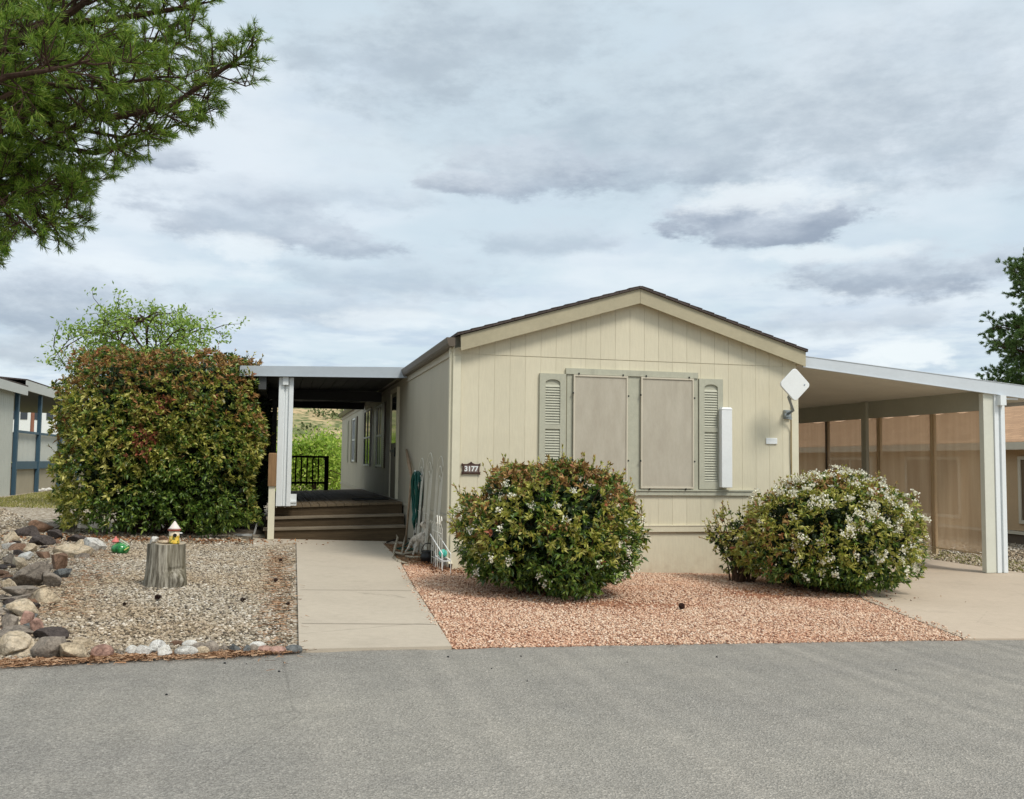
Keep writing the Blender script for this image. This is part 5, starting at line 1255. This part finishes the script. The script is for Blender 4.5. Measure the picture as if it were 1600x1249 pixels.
M['shade'] = shademat(); M['batten'] = paint('batten', lin((188,168,134)), .1, 3, .7)
ys_b = [on(px, 740, 0, XBm+.03)[1] for px in (1538, 1456, 1372, 1291, 1215)]
zbot = on(1490, 860, 0, XBm)[2]
for k, (ya, yb) in enumerate(zip(ys_b[:-1], ys_b[1:])):
    lab = ('brown shade cloth panel hanging nearest the white front carport post', 'brown shade cloth panel second from the white front carport post', 'brown shade cloth panel just past the middle carport post', 'brown shade cloth panel farthest back beside the house corner')[k]
    root = empty('shade_panel', (XBm+.03, ya, zbot), lab, 'shade screen', 'shade cloth panels under the carport beam')
    Vs = []; Fs = []; nn = 14; mm_ = 10
    for i in range(nn+1):
        for j in range(mm_+1):
            y = ya+.02+(yb-ya-.04)*i/nn; z = zbot+.02*sin(i*.9+k)+(bb_-.002-zbot)*j/mm_; Vs.append((XBm+.035+.010*sin(i*1.1+j*.5+k)*(1-j/mm_), y, z))
    for i in range(nn):
        for j in range(mm_): a = i*(mm_+1)+j; Fs.append((a, a+mm_+1, a+mm_+2, a+1))
    mesh_np('cloth', Vs, Fs, M['shade'], root, smooth=True)
    mb = MB(); mb.tube([(XBm+.035, ya+.02, zbot), (XBm+.035, yb-.02, zbot)], .012, 6); mb.build('hem_bar', M['batten'], root)
    mb = MB(); mb.box(XBm+.045, XBm+.085, yb-.05, yb+.05, zbot-.1, bb_-.003); mb.build('batten', M['batten'] if k != 2 else M['gutter'], root)
# ================================================================== RIGHT NEIGHBOUR
RN = empty('neighbour_house', (12.5, 6, G(9)), 'tan house with a brown shingle roof behind the carport screens', 'house')
XE = 12.2; e1 = on(1585, 695, 0, XE); ez = e1[2]; zr = 2.0; 
zrg = on(1590, 634, 0, 15.2)[2]
mb = MB(); mb.prism([(XE, ez), (15.2, zrg), (15.2, zrg+.06), (XE, ez+.06)], 1, -1.2, 20); mb.prism([(18.2, ez), (15.2, zrg), (15.2, zrg+.06), (18.2, ez+.06)], 1, -1.2, 20); mb.build('roof', M['shingle_tan'], RN)
mb = MB(); mb.box(XE-.03, XE-.001, -1.2, 20, ez-.1, ez+.05); mb.build('fascia', M['frame_tan'], RN)
tanw = paint('tan_wall', lin((186,160,126)), .08, 2, .7, streak=.2)
mb = MB(); mb.box(XE+.35, XE+.5, -.8, 20, -1.25, ez+.05); mb.box(XE+.5, 17.9, -.8, -.7, -1.7, ez); mb.prism([(XE+.35, ez), (17.9, ez), (15.2, zrg)], 1, -.8, -.7); mb.build('wall', tanw, RN)
mb = MB(); mb.box(XE+.34, XE+.5, -.8, 20, -1.7, -1.33); mb.build('skirting', paint('tan_skirt', lin((96,84,70)), .1, 3), RN)
mb = MB(); mb.box(XE+.30, XE+.345, -.8, 20, -1.325, -1.26); mb.build('sill_board', M['frame_tan'], RN)
mb = MB(); mb.box(XE, XE+.35, -.8, 20, ez-.08, ez-.06); mb.build('soffit', tanw, RN)
for k, yy in enumerate((2.8, 6.4, 9.6)):
    mb = MB(); t = .07
    for (a, b, c, d) in ((yy, yy+1.9, .2, .27), (yy, yy+1.9, -1.1, -1.03), (yy, yy+t, -1.03, .2), (yy+1.9-t, yy+1.9, -1.03, .2), (yy+.92, yy+.98, -1.03, .2)): mb.box(XE+.31, XE+.349, a, b, c, d)
    wo = mb.build('window', M['frame_tan'], RN); mb = MB(); mb.box(XE+.335, XE+.348, yy+t, yy+1.9-t, -1.03, .2); mb.build('pane', paint('screened_pane', lin((110,92,70)), .1, 4, .5), wo)
# ================================================================== LEFT NEIGHBOUR
XN = -9.5
LN = empty('neighbour_home', (XN, 18, G(-9)), 'pale grey neighbour home with a roofed porch on dark blue posts at far left', 'house')
gryw = paint('grey_siding', lin((186,188,178)), .06, 2, .65, streak=.2); bluep = paint('blue_post', lin((58,84,100)), .1, 4, .5); ltp = paint('porch_panel', lin((190,192,184)), .06, 3, .6); skt = paint('porch_skirt', lin((160,150,128)), .08, 2, .8)
gN = G(-9.5)
def zx(px, py, X=XN): p = on(px, py, 0, X); return p[1], p[2]
yN1, zN1 = zx(19, 613); 
mb = MB(); mb.box(XN-4, XN, 9, 17.9, gN-.1, 1.9)
y = 9
while y < 17.85: mb.box(XN, XN+.012, y+.006, min(y+.2, 17.9)-.006, gN-.05, 1.86); y += .2
mb.build('wall', gryw, LN)
ye, ze = zx(30, 592, -9.25); ye2, ze2 = zx(30, 610, -9.25)
mb = MB(); mb.box(-9.28, -9.25, 8.5, 18.4, 1.80, 2.05); mb.box(-9.32, -9.28, 18.4, 34, 1.95, 2.24); mb.box(-13.5, -9.28, 18.37, 18.4, 1.80, 2.05); mb.build('roof_fascia', paint('grey_fascia', lin((188,190,184)), .05, 2), LN)
mb = MB(); mb.prism([(-9.25, 2.05), (-13, 2.9), (-13, 2.95), (-9.25, 2.09)], 1, 8.5, 18.4); mb.prism([(-9.28, 2.24), (-13, 2.5), (-13, 2.56), (-9.28, 2.28)], 1, 18.4, 34); mb.build('roof', M['shingle'], LN)
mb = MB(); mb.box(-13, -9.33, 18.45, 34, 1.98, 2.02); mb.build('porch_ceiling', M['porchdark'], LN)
yps = [zx(px, 700)[0] for px in (21, 57, 91)]; yps.append(yps[-1]+3.2); yps.append(yps[-1]+3.2)
zr_ = zx(57, 677)[1]; zb1 = zx(40, 721)[1]; zb0 = zx(40, 733)[1]; 
for y in yps: mb = MB(); mb.box(XN, XN+.1, y-.07, y+.07, gN-.05, 1.96); mb.build('post', bluep, LN)
mb = MB(); mb.box(XN+.02, XN+.08, 18.1, yps[-1], zr_-.05, zr_+.02); mb.build('rail', bluep, LN)
mb = MB(); mb.box(XN+.01, XN+.07, 18.1, yps[-1], zb0, zb1); mb.build('rim_board', bluep, LN)
mb = MB(); mb.box(XN-.06, XN-.03, 18.1, yps[-1], zb1-.02, zr_-.04); y = 18.1
while y < yps[-1]: mb.box(XN-.03, XN-.015, y+.02, y+.12, zb1-.02, zr_-.06); y += .15
mb.build('railing_panel', ltp, LN)
mb = MB(); mb.box(XN-.06, XN-.02, 18.1, yps[-1], gN-.1, zb0+.02); mb.build('skirting', skt, LN)
mb = MB(); mb.box(XN-3.2, XN-.1, 18.1, 33, zb0, zb0+.05); mb.build('porch_floor', M['deckwood'], LN)
mb = MB(); mb.box(XN+.013, XN+.03, 14.2, 15.62, .55, 1.35); wo = mb.build('window', M['white'], LN); mb = MB(); mb.box(XN+.03, XN+.034, 14.3, 15.54, .62, 1.28); mb.build('pane', M['glass_dark'], wo)
# stones edging the grass there
for k, px in enumerate((20, 28, 36, 44, 53, 62, 71)):
    P = gp(px, 773-.09*px, 0); V = ICO_V*.12*RNG.uniform(.75, 1.25, (12, 1))*[1.2, 1.5, .6]+P+[.1, 0, .03]
    o = mesh_np('edging_stone', V, ICO_F, RK['white'], None, loc=tuple(P)); tag(o, 'small pale stone edging the grass at the foot of the blue-posted porch', 'stone', 'stones edging the left porch')
# building, pole far away on the hill
hb = on(45, 645, 1, 120.); bh = empty('hill_building', (hb[0], 120, hb[2]-1), 'white flat-roofed building far away on the tan hillside', 'building')
mb = MB(); mb.box(hb[0]-6, hb[0]+5, 119, 127, hb[2]-5, hb[2]+1.6); mb.box(hb[0]-2, hb[0]+9, 121, 129, hb[2]-5, hb[2]+.2); mb.build('wall', M['white'], bh)
for k in range(7): 
    x = hb[0]-5.2+k*1.5; mb = MB(); mb.box(x, x+.8, 118.93, 118.99, hb[2]-.9, hb[2]+.6); mb.build('window', M['glass_dark'], bh)
mb = MB(); mb.box(hb[0]-6.4, hb[0]+5.4, 118.6, 127.4, hb[2]+1.62, hb[2]+1.9); mb.build('roof', M['gutter'], bh)
pp = on(50, 672, 1, 60.); mb = MB(); zz = hillh(pp[0], 60); mb.tube([(pp[0], 60, zz-.3), (pp[0], 60, on(50, 618, 1, 60)[2])], [.16, .11], 8); mb.beam((pp[0]-1, 60, on(50, 622, 1, 60)[2]), (pp[0]+1, 60, on(50, 622, 1, 60)[2]), .12, .12)
tag(mb.build('utility_pole', paint('pole_wood', lin((140,96,78)), .2, 3, .9), loc=(pp[0], 60, zz)), 'reddish wooden utility pole seen through the left porch', 'utility pole')
for k, (x, y, h, r, lb) in enumerate(((-18.5, 42, 1.5, 2.4, 'olive shrub seen through the near bay of the left porch'), (-21.5, 55, 1.8, 3.0, 'green shrub seen through the far bay of the left porch'), (-14.5, 48, .9, 2.2, 'green shrub by the end of the left porch'))):
    zb = hillh(x, y); broad_tree('yard_tree', lb, (x, y, zb), (x, y, h*.3), (x, y, (zb+h)/2), (r, r*.8, (h-zb)/2), 24, 4200, .22, [M['leaf_olive'] if k == 0 else M['leaf_spring']], trunk_r=.1, clump=.38, lim=10)
# ================================================================== ROCKS
def subdiv_ico(lv):
    bm = bmesh.new(); bmesh.ops.create_icosphere(bm, subdivisions=lv, radius=1.); V = np.array([v.co[:] for v in bm.verts]); F = np.array([[v.index for v in f.verts] for f in bm.faces]); bm.free(); return V, F
IV, IF = subdiv_ico(4); SV, SF = subdiv_ico(3)
def rock(name, P, size, seed, mat, label, cat='rock', group=None, angular=True, rotz=0, tilt=0):
    r = np.random.default_rng(seed); V = (IV if angular else SV).copy(); F = IF if angular else SF
    if angular:
        for i in range(9):
            n_ = unit(r.normal(size=3)); d = r.uniform(.38, .74); h = V@n_; ex = np.clip(h-d, 0, None); V = V-n_[None]*ex[:, None]
    V = V*(1+.055*wavy(V, seed, 3)+.02*wavy(V, seed+3, 9))[:, None]
    if angular: V = V+unit(V)*(.03*wavy(V, seed+5, 16)+.02*wavy(V, seed+6, 38))[:, None]
    V = V*np.array(size)/2
    c, s_ = cos(tilt), sin(tilt); V = np.stack([V[:, 0]*c-V[:, 2]*s_, V[:, 1], V[:, 0]*s_+V[:, 2]*c], 1)
    c, s_ = cos(rotz), sin(rotz); V = np.stack([V[:, 0]*c-V[:, 1]*s_, V[:, 0]*s_+V[:, 1]*c, V[:, 2]], 1)
    zmin = V[:, 2].min(); V = V+np.array([P[0], P[1], P[2]-zmin*(.82)])
    o = mesh_np(name, V, F, mat, None, smooth=not angular, loc=(P[0], P[1], P[2])); 
    if angular: 
        for p in o.data.polygons: pass
    return tag(o, label, cat, group)
def prock(x0, y0, x1, y1, mat, label, angular=True, name='rock', cat='rock', group=None, tilt=0, lift=0, depth=.8, rs=1.24):
    """rock filling pixel box, standing on the ground at its lower edge"""
    b = gnd((x0+x1)/2, y1-1-lift); dist = (b-CAM)@FWD; wdt = (x1-x0)/FPX*dist; hgt = (y1-y0)/FPX*dist*1.08
    P = (b[0], b[1]+wdt*depth*.35, G(b[0])+(lift/FPX*dist)); return rock(name, P, (wdt*rs, wdt*depth*rs, max(hgt, .03)*rs*.97), int(x0*7+y0), RK[mat] if isinstance(mat, str) else mat, label, cat, group, angular, random.uniform(-.15, .15), tilt)
row = [ # river stones along the road edge
 (143,1013,172,1034,'pink','oval pink stone at the left end of the road-edge row'),
 (176,1015,197,1032,'grey','rough pale grey stone just right of the pink one'),
 (197,1013,213,1029,'white','smooth small pinkish-white round stone third in the row'),
 (213,1008,240,1031,'white','lumpy white stone with dark pits behind the round one'),
 (234,1005,256,1024,'white','bright white rounded stone at the back of the row'),
 (241,1008,271,1033,'white','largest pointed white stone of the road-edge row'),
 (274,1015,305,1031,'white','low flat oval white stone lying in front of the row'),
 (306,1014,325,1029,'tan','round cream-coloured stone beside the flat white oval'),
 (286,1004,306,1015,'white','flat white stone at the back above the flat oval'),
 (301,1008,322,1020,'grey','dull grey stone behind the cream-coloured one'),
 (319,1007,339,1027,'grey','purplish-grey stone right of the cream one'),
 (338,1008,358,1024,'grey','square grey stone left of the dark slate pair'),
 (356,1004,379,1026,'slate','dark blue-grey boulder, left of the slate pair'),
 (374,1007,393,1027,'slate','mottled slate stone, right of the slate pair'),
 (389,1011,403,1025,'grey','pale grey stone just right of the slate pair'),
 (392,1006,412,1015,'white','small white stone at the back near the walk'),
 (402,1013,424,1025,'pink','pinkish flat slab lying low in the row near the walk'),
 (420,1014,446,1026,'pink','longest flat pink slab nearest the walk'),
 (446,1012,470,1025,'slate','smooth dark grey stone touching the concrete walk'),
 (266,1004,284,1012,'brown','small brown stone half buried behind the row'),
 (208,1024,222,1031,'grey','tiny grey stone in front of the lumpy white one'),
]
for k, (x0, y0, x1, y1, m, lb) in enumerate(row): prock(x0, y0, x1, y1, m, lb, angular=k in (1, 3, 5, 11, 12, 13), name='river_stone', cat='stone', group='stones along the road edge', rs=1.22)
bl = [ # boulders on the left, back to front
 (0,830,30,850,'tan','cream boulder at the left frame edge near the top of the pile'),
 (25,823,62,842,'dark','dark flat rock at the top of the pile'),
 (40,816,76,836,'brown','dark brown slab on top of the rock pile'),
 (60,816,95,832,'grey','grey slab under the left end of the big shrub'),
 (70,830,100,846,'dark','black-brown rock in the shadow of the big shrub'),
 (95,820,120,836,'grey','grey stone tucked beneath the shrub leaves'),
 (45,838,80,856,'dark','low dark rock in the shaded middle of the pile'),
 (100,834,130,850,'dark','dark rock between the shrub and the cream boulders'),
 (0,846,22,862,'white','white wedge rock at the left frame edge'),
 (15,848,40,864,'brown','reddish brown rock beside the white wedge'),
 (36,852,56,866,'tan','tan lump left of the dark hollow'),
 (115,846,136,862,'tan','rounded tan rock left of the layered cream one'),
 (128,841,162,864,'white','cream blocky boulder nearest the green ornament'),
 (78,856,118,866,'slate','flat dark slate slab leading to the cream boulders'),
 (86,852,140,875,'tan','long layered pale boulder lying along the gravel'),
 (118,866,142,876,'grey','thin grey slab under the layered pale boulder'),
 (30,864,54,878,'white','white chunk in the middle of the pile'),
 (54,862,76,876,'brown','brown rock right of the white chunk'),
 (0,866,20,890,'grey','grey slab leaning at the left frame edge'),
 (14,872,38,892,'tan','tan slab with orange litter around it'),
 (72,866,108,894,'brown','purple-brown boulder with a dark hollow'),
 (76,890,108,908,'slate','dark slate rock with a rounded underside'),
 (20,886,76,922,'grey','big grey rock with a dark hole in it'),
 (62,894,92,922,'grey','grey wedge between the big holed rock and slate'),
 (0,908,22,928,'tan','pale slab under the leaning grey slab'),
 (2,916,60,944,'grey','long pale-topped grey slab pointing left'),
 (46,914,86,948,'tan','broad tan slab with a flat front face'),
 (0,930,52,948,'grey','flat brown-grey slab above the pinkish rocks'),
 (0,944,54,968,'tan','pale blocky rock below the flat slabs'),
 (0,962,30,990,'grey','grey angular rock with a white spot at the frame edge'),
 (24,960,50,982,'pink','pinkish rock beside the angular grey one'),
 (44,970,66,996,'pink','dusty pink slab behind the purple rock'),
 (0,978,48,1000,'grey','grey rock half under the pinkish ones'),
 (0,990,52,1030,'tan','large pale boulder at the bottom left corner'),
 (10,1002,54,1030,'tan','large tan-faced boulder in front of the pale one'),
 (54,986,100,1006,'dark','dark purple pitted lava rock in front of the gravel'),
 (50,998,102,1034,'grey','large grey-topped boulder in the centre front'),
 (94,1000,108,1014,'dark','small dark pitted rock beside the grey-topped boulder'),
 (106,1000,142,1016,'tan','upper half of a cream layered boulder by the row'),
 (88,1012,140,1038,'tan','cream layered boulder next to the pink oval stone'),
 (0,1008,10,1030,'slate','dark rock in the very corner of the frame'),
]
for k, (x0, y0, x1, y1, m, lb) in enumerate(bl): prock(x0, y0, x1, y1, m, lb, True, 'boulder', 'rock', 'rocks of the pile at the left', tilt=random.uniform(-.25, .25), depth=.9)
for k in range(90):   # lesser rubble between the boulders: nothing in the photo tells them apart
    px_ = random.uniform(0, 130); py_ = random.uniform(836, 1005); 
    if px_ > 128-.0045*(py_-836)**1.62*.5 or (py_ > 930 and px_ > 55) or (py_ > 880 and px_ > 92): px_ = random.uniform(0, 50)
    ww = random.uniform(11, 24)*(.75+(py_-836)/500); prock(px_-ww/2, py_-ww*.55, px_+ww/2, py_, random.choice(['grey', 'brown', 'tan', 'brown', 'dark', 'dark', 'slate']), 'small angular rubble stone wedged among the big rocks of the left pile', True, 'rubble_stone', 'stone', 'rubble between the boulders', tilt=random.uniform(-.4, .4))
# ================================================================== STUMP AND ORNAMENTS
sp0 = gnd(254, 921); SXc, SYc = sp0[0], sp0[1]+.16; zg = G(SXc)-.02
ztop_ = on(252, 849, 1, SYc)[2]; r_t = (280-224)/2/FPX*((np.array([SXc, SYc, 0])-CAM)@FWD)
Vs = []; nr, nh = 56, 34
for j in range(nh+1):
    t = j/nh; z = zg+(ztop_-zg)*t
    for i in range(nr):
        a = 2*pi*i/nr; r = r_t*(1.0+.17*(1-t)**2+.03*sin(a*3+1)+.018*sin(a*7+t*2)+.012*sin(a*17+t*3)+.008*sin(a*31))
        # the burl at lower right front
        da = (a-(-pi/2+.75)+pi) % (2*pi)-pi; bz = (t-.24)/.16
        r += r_t*.30*exp(-(da/.44)**2-bz**2)-r_t*.13*exp(-((da)/.5)**2-((t-.46)/.035)**2)-r_t*.10*exp(-((da+.55)/.06)**2-((t-.2)/.25)**2)
        Vs.append((SXc+r*cos(a), SYc+r*sin(a), z+(.006*sin(a*2)+.004*sin(5*a) if j == nh else 0)))
Fs = [(j*nr+i, j*nr+(i+1) % nr, (j+1)*nr+(i+1) % nr, (j+1)*nr+i) for j in range(nh) for i in range(nr)]
def stumpmat():
    n = N('stump_wood'); v = n.coord((16, 16, 1.1)); f = n.noise(v, 1.4, 8, .7); g = n.noise(n.coord((5, 5, .8)), 1.5, 6)
    c = n.ramp(f, [(.34, lin((44,40,34))), (.44, lin((104,98,86))), (.52, lin((146,140,126))), (.66, lin((196,190,176)))])
    c = n.mix(n.ramp(g, [(.5, (0,)*3), (.7, (.5,)*3)]), c, lin((96,88,60)))
    return n.done(c, .9, n.bump(f, .9, .02), .1)
stp = empty('tree_stump', (SXc, SYc, zg), 'weathered grey tree stump standing in the pale gravel', 'stump')
SM = stumpmat(); so_ = mesh_np('trunk_section', Vs, Fs, SM, stp, smooth=True)
cap = MB(); cap.add([Vs[nh*nr+i] for i in range(nr)]+[(SXc, SYc, ztop_-.004)], [(i, (i+1) % nr, nr) for i in range(nr)])
cap.build('cut_face', paint('cut_wood', lin((168,156,136)), .25, 14, .9, 40, .5), stp)
# birdhouse ornament
def circ(c, r, n, z): return [(c[0]+r*cos(2*pi*i/n), c[1]+r*sin(2*pi*i/n), z) for i in range(n)]
bx = on(272, 848, 1, SYc-.04); pxm = ((bx-CAM)@FWD)/FPX; bh_ = empty('birdhouse', (bx[0], SYc-.04, ztop_), 'small yellow flowered ceramic birdhouse with a white cone roof on the stump', 'birdhouse')
rw = 8.2*pxm; hb_ = 20*pxm
def flowermat():
    n = N('flowered_glaze'); v = n.coord(); vo = n.new('ShaderNodeTexVoronoi'); vo.inputs['Scale'].default_value = 55; n.link(v, vo.inputs['Vector'])
    sp = n.new('ShaderNodeSeparateColor'); n.link(vo.outputs['Color'], sp.inputs[0]); c = n.ramp(sp.outputs[0], [(0, lin((216,176,60))), (.4, lin((236,214,120))), (.6, lin((230,196,80))), (.85, lin((120,120,50))), (1, lin((190,90,60)))], 'CONSTANT')
    s_ = n.new('ShaderNodeSeparateXYZ'); n.link(v, s_.inputs[0]); mr = n.new('ShaderNodeMapRange'); n.link(s_.outputs[2], mr.inputs[0]); mr.inputs[1].default_value = hb_*.55; mr.inputs[2].default_value = hb_*.68
    c = n.mix(mr.outputs[0], c, lin((222,206,178))); return n.done(c, .35, None, .5)
mb = MB(); mb.lathe((bx[0], SYc-.04, ztop_), [(rw*1.02, 0), (rw, .01), (rw*.93, hb_*.5), (rw*.98, hb_)], 18); mb.build('body', flowermat(), bh_, True)
mb = MB(); mb.lathe((bx[0], SYc-.04, ztop_+hb_), [(rw*1.0, -.004), (rw*1.2, 0), (rw*1.25, .008), (rw*1.15, .018)], 18); mb.build('roof_rim', paint('rim_red', lin((150,70,56)), .2, 20, .4), bh_, True)
mb = MB(); mb.lathe((bx[0], SYc-.04, ztop_+hb_+.016), [(rw*1.22, 0), (rw*.9, .3*rw), (rw*.25, 1.25*rw), (.003, 1.5*rw)], 18); mb.build('roof', paint('roof_white', lin((228,214,206)), .08, 20, .4), bh_, True)
mb = MB(); mb.lathe((0, 0, 0), [(.0, 0), (rw*.36, 0), (rw*.36, .006), (0, .006)], 16); mb.v = [(bx[0]+.01+v[0], SYc-.04-rw*.96-v[2], ztop_+hb_*.66+v[1]) for v in mb.v]; mb.build('entrance', M['black'], bh_)
mb = MB(); mb.lathe((0, 0, 0), [(.0, 0), (.008, 0), (.006, .03), (0, .034)], 8); mb.v = [(bx[0]+rw*.95+v[2]*.8, SYc-.05+v[1], ztop_+hb_*.8+v[0]) for v in mb.v]; mb.build('perch', M['white'], bh_)
# stones on stump
def srock(px0, py0, px1, py1, m, lb, ang=True):
    c = on((px0+px1)/2, py1, 1, SYc-.03); w_ = (px1-px0)*pxm; h_ = (py1-py0)*pxm
    rock('stump_stone', (c[0], SYc-.03, ztop_), (w_, w_*.8, h_*1.1), int(px0*3), RK[m], lb, 'stone', 'stones on the stump', ang)
srock(231, 838, 250, 850, 'white', 'pale rock at the left end of the stump top')
srock(247, 836, 262, 849, 'brown', 'brown rock in the middle of the stump top, behind')
srock(246, 844, 264, 850, 'tan', 'flat tan stone lying on the stump in front of the brown rock', False)
srock(258, 838, 268, 848, 'pink', 'small reddish stone against the birdhouse')
# green watermelon-like gnome house ornament
gq = gnd(188, 867); gx, gy, gzz = gq[0], gq[1], G(gq[0]); pm = ((gq-CAM)@FWD)/FPX
go = empty('garden_ornament', (gx, gy, gzz), 'glossy green ceramic ornament with a tiny pink roof on the gravel', 'ornament')
def greenglaze():
    n = N('green_glaze'); v = n.coord((9, 9, 3)); f = n.noise(v, 2, 4, .6); c = n.ramp(f, [(.35, lin((16,84,40))), (.55, lin((34,124,58))), (.7, lin((110,176,110)))]); return n.done(c, .15, None, .6)
GG = greenglaze()
V = SV*np.array([14*pm, 13*pm, 10.5*pm]); V[:, 2] += 9.5*pm; V = V*(1+.04*wavy(SV, 4, 3))[:, None]; V[:, 2] = np.maximum(V[:, 2], 0)
mesh_np('body', V+[gx, gy, gzz], SF, GG, go, smooth=True)
mb = MB(); mb.lathe((gx-7.5*pm, gy, gzz+14*pm), [(5*pm, 0), (4.6*pm, 2*pm), (4.6*pm, 6*pm)], 14); mb.build('turret', paint('turret_cream', lin((206,176,150)), .15, 20, .5), go, True)
mb = MB(); mb.lathe((gx-7.5*pm, gy, gzz+20*pm), [(6.3*pm, 0), (5.6*pm, 1*pm), (2*pm, 6*pm), (.002, 9*pm)], 14); mb.build('turret_roof', paint('turret_roof', lin((206,112,104)), .15, 20, .45), go, True)
mb = MB(); mb.beam((gx-0*pm, gy-7*pm, gzz+25*pm), (gx+13*pm, gy-7*pm, gzz+15.5*pm), 1.6*pm, 1.6*pm); mb.beam((gx-2*pm, gy-5*pm, gzz+22*pm), (gx+11.5*pm, gy-7*pm, gzz+14*pm), 1.2*pm, 1.2*pm); mb.build('slide_rail', paint('rail_pale', lin((206,214,190)), .1, 20, .4), go)
mb = MB(); mb.beam((gx+7*pm, gy-12*pm, gzz+8*pm), (gx+13*pm, gy-9*pm, gzz+12.5*pm), 2.*pm, 1.4*pm); mb.build('leaf_trim', paint('trim_yellow', lin((190,196,110)), .1, 20, .4), go)
# pine cones
def cone(px, py, label, s=.05, rot=0.):
    P = gp(px, py, 0); Vs = []; Fs = []; ga = 2.39996
    for i in range(70):
        t = i/70; rad = s*(.2+.8*sin(pi*min(t*1.1+.12, 1)))*.55; z = s*1.25*t; a = i*ga
        o = np.array([cos(a), sin(a), 0]); tg = np.array([-sin(a), cos(a), 0]); c = np.array([0, 0, z]); b = len(Vs); w_ = s*.16
        Vs += [c+o*rad*.2-tg*w_*.6, c+o*rad*.2+tg*w_*.6, c+o*rad+tg*w_+[0, 0, s*.10], c+o*rad*1.12+[0, 0, s*.16], c+o*rad-tg*w_+[0, 0, s*.10], c+o*rad*.9+[0, 0, s*.04]]
        Fs += [(b, b+1, b+2, b+3), (b, b+3, b+4, b+4), (b+1, b+5, b+2, b+2), (b, b+4, b+5, b+5)]
    Fs = [tuple(f) for f in Fs]; F3 = []
    for f in Fs: 
        if f[2] != f[3]: F3 += [(f[0], f[1], f[2]), (f[0], f[2], f[3])]
        else: F3.append(f[:3])
    V = np.array(Vs); 
    V = np.stack([V[:, 2], V[:, 1], V[:, 0]], 1); c, s_ = cos(rot), sin(rot); V = np.stack([V[:, 0]*c-V[:, 1]*s_, V[:, 0]*s_+V[:, 1]*c, V[:, 2]+s*.55], 1)
    tag(mesh_np('pine_cone', V+P+[0, 0, .02], F3, CM, None, loc=tuple(P)), label, 'pine cone', 'fallen pine cones')
CM = paint('cone_brown', lin((70,48,40)), .3, 30, .85)
for (x, y, s, r, lb) in ((241, 942, .075, .4, 'dark pine cone lying in front of the stump'), (432, 913, .06, 2., 'pine cone on the gravel halfway along the walk'), (437, 881, .06, 1., 'pine cone nearest the top of the walk'),
        (453, 950, .05, 3., 'small pine cone on the bare strip close to the walk edge'), (375, 944, .06, 0., 'brown flattened pine cone right of the stump in the gravel'), (1063, 956, .085, .7, 'dark pine cone on the red gravel between the two front shrubs'),
        (191, 951, .045, .3, 'small dark cone left of the stump foot')):
    cone(x, y, lb, s*.62, r)
# small specks and leaves on the road
mb = MB()
for (x, y) in ((814, 1029), (768, 1048), (824, 1068), (351, 1040), (385, 1041), (436, 1053), (700, 1030), (980, 1038), (1120, 1030), (1400, 1050), (260, 1090)):
    p = gnd(x, y); r_ = random.uniform(.004, .009); mb.lathe((p[0], p[1], G(p[0])+.012), [(r_, 0), (r_*.9, r_*.6), (r_*.3, r_)], 6)
tag(mb.build('road_grit', M['iron']), 'a few dark specks of grit scattered on the asphalt', 'grit', kind='stuff')
# dry leaves beneath the shrubs and by the side wall
def dry(name, spots, n, label, L=.035):
    Pn = []; 
    for k in range(n):
        x, y, sx, sy = spots[k % len(spots)]; x += random.gauss(0, sx); y += random.gauss(0, sy); Pn.append((x, y, G(x)+random.uniform(.02, .04)))
    Pn = np.array(Pn); D = RNG.normal(size=Pn.shape)*[1, 1, .25]; V, F = leaves(Pn, D, L*RNG.uniform(.6, 1.3, n), L*.5*np.ones(n), .2)
    m = island('dry_'+name, [(0, lin((92,58,40))), (.5, lin((134,92,62))), (1, lin((176,132,92)))], .8, .1); tag(mesh_np(name, V, F, m), label, 'dry leaves', kind='stuff')
dry('dry_leaves', [(.5, -2.3, .5, .35), (3.6, -1.9, .6, .35), (-.3, .8, .12, .6), (-.35, 2.2, .12, .6), (0, -.3, .2, .2)], 1500, 'brown dry leaves under the front shrubs and along the side wall')
dry('leaf_litter', [(-3.6, 3.4, .9, .25), (-5, 3.4, .5, .3)], 1400, 'brown leaf litter in the shade under the tall clipped shrub', .05)
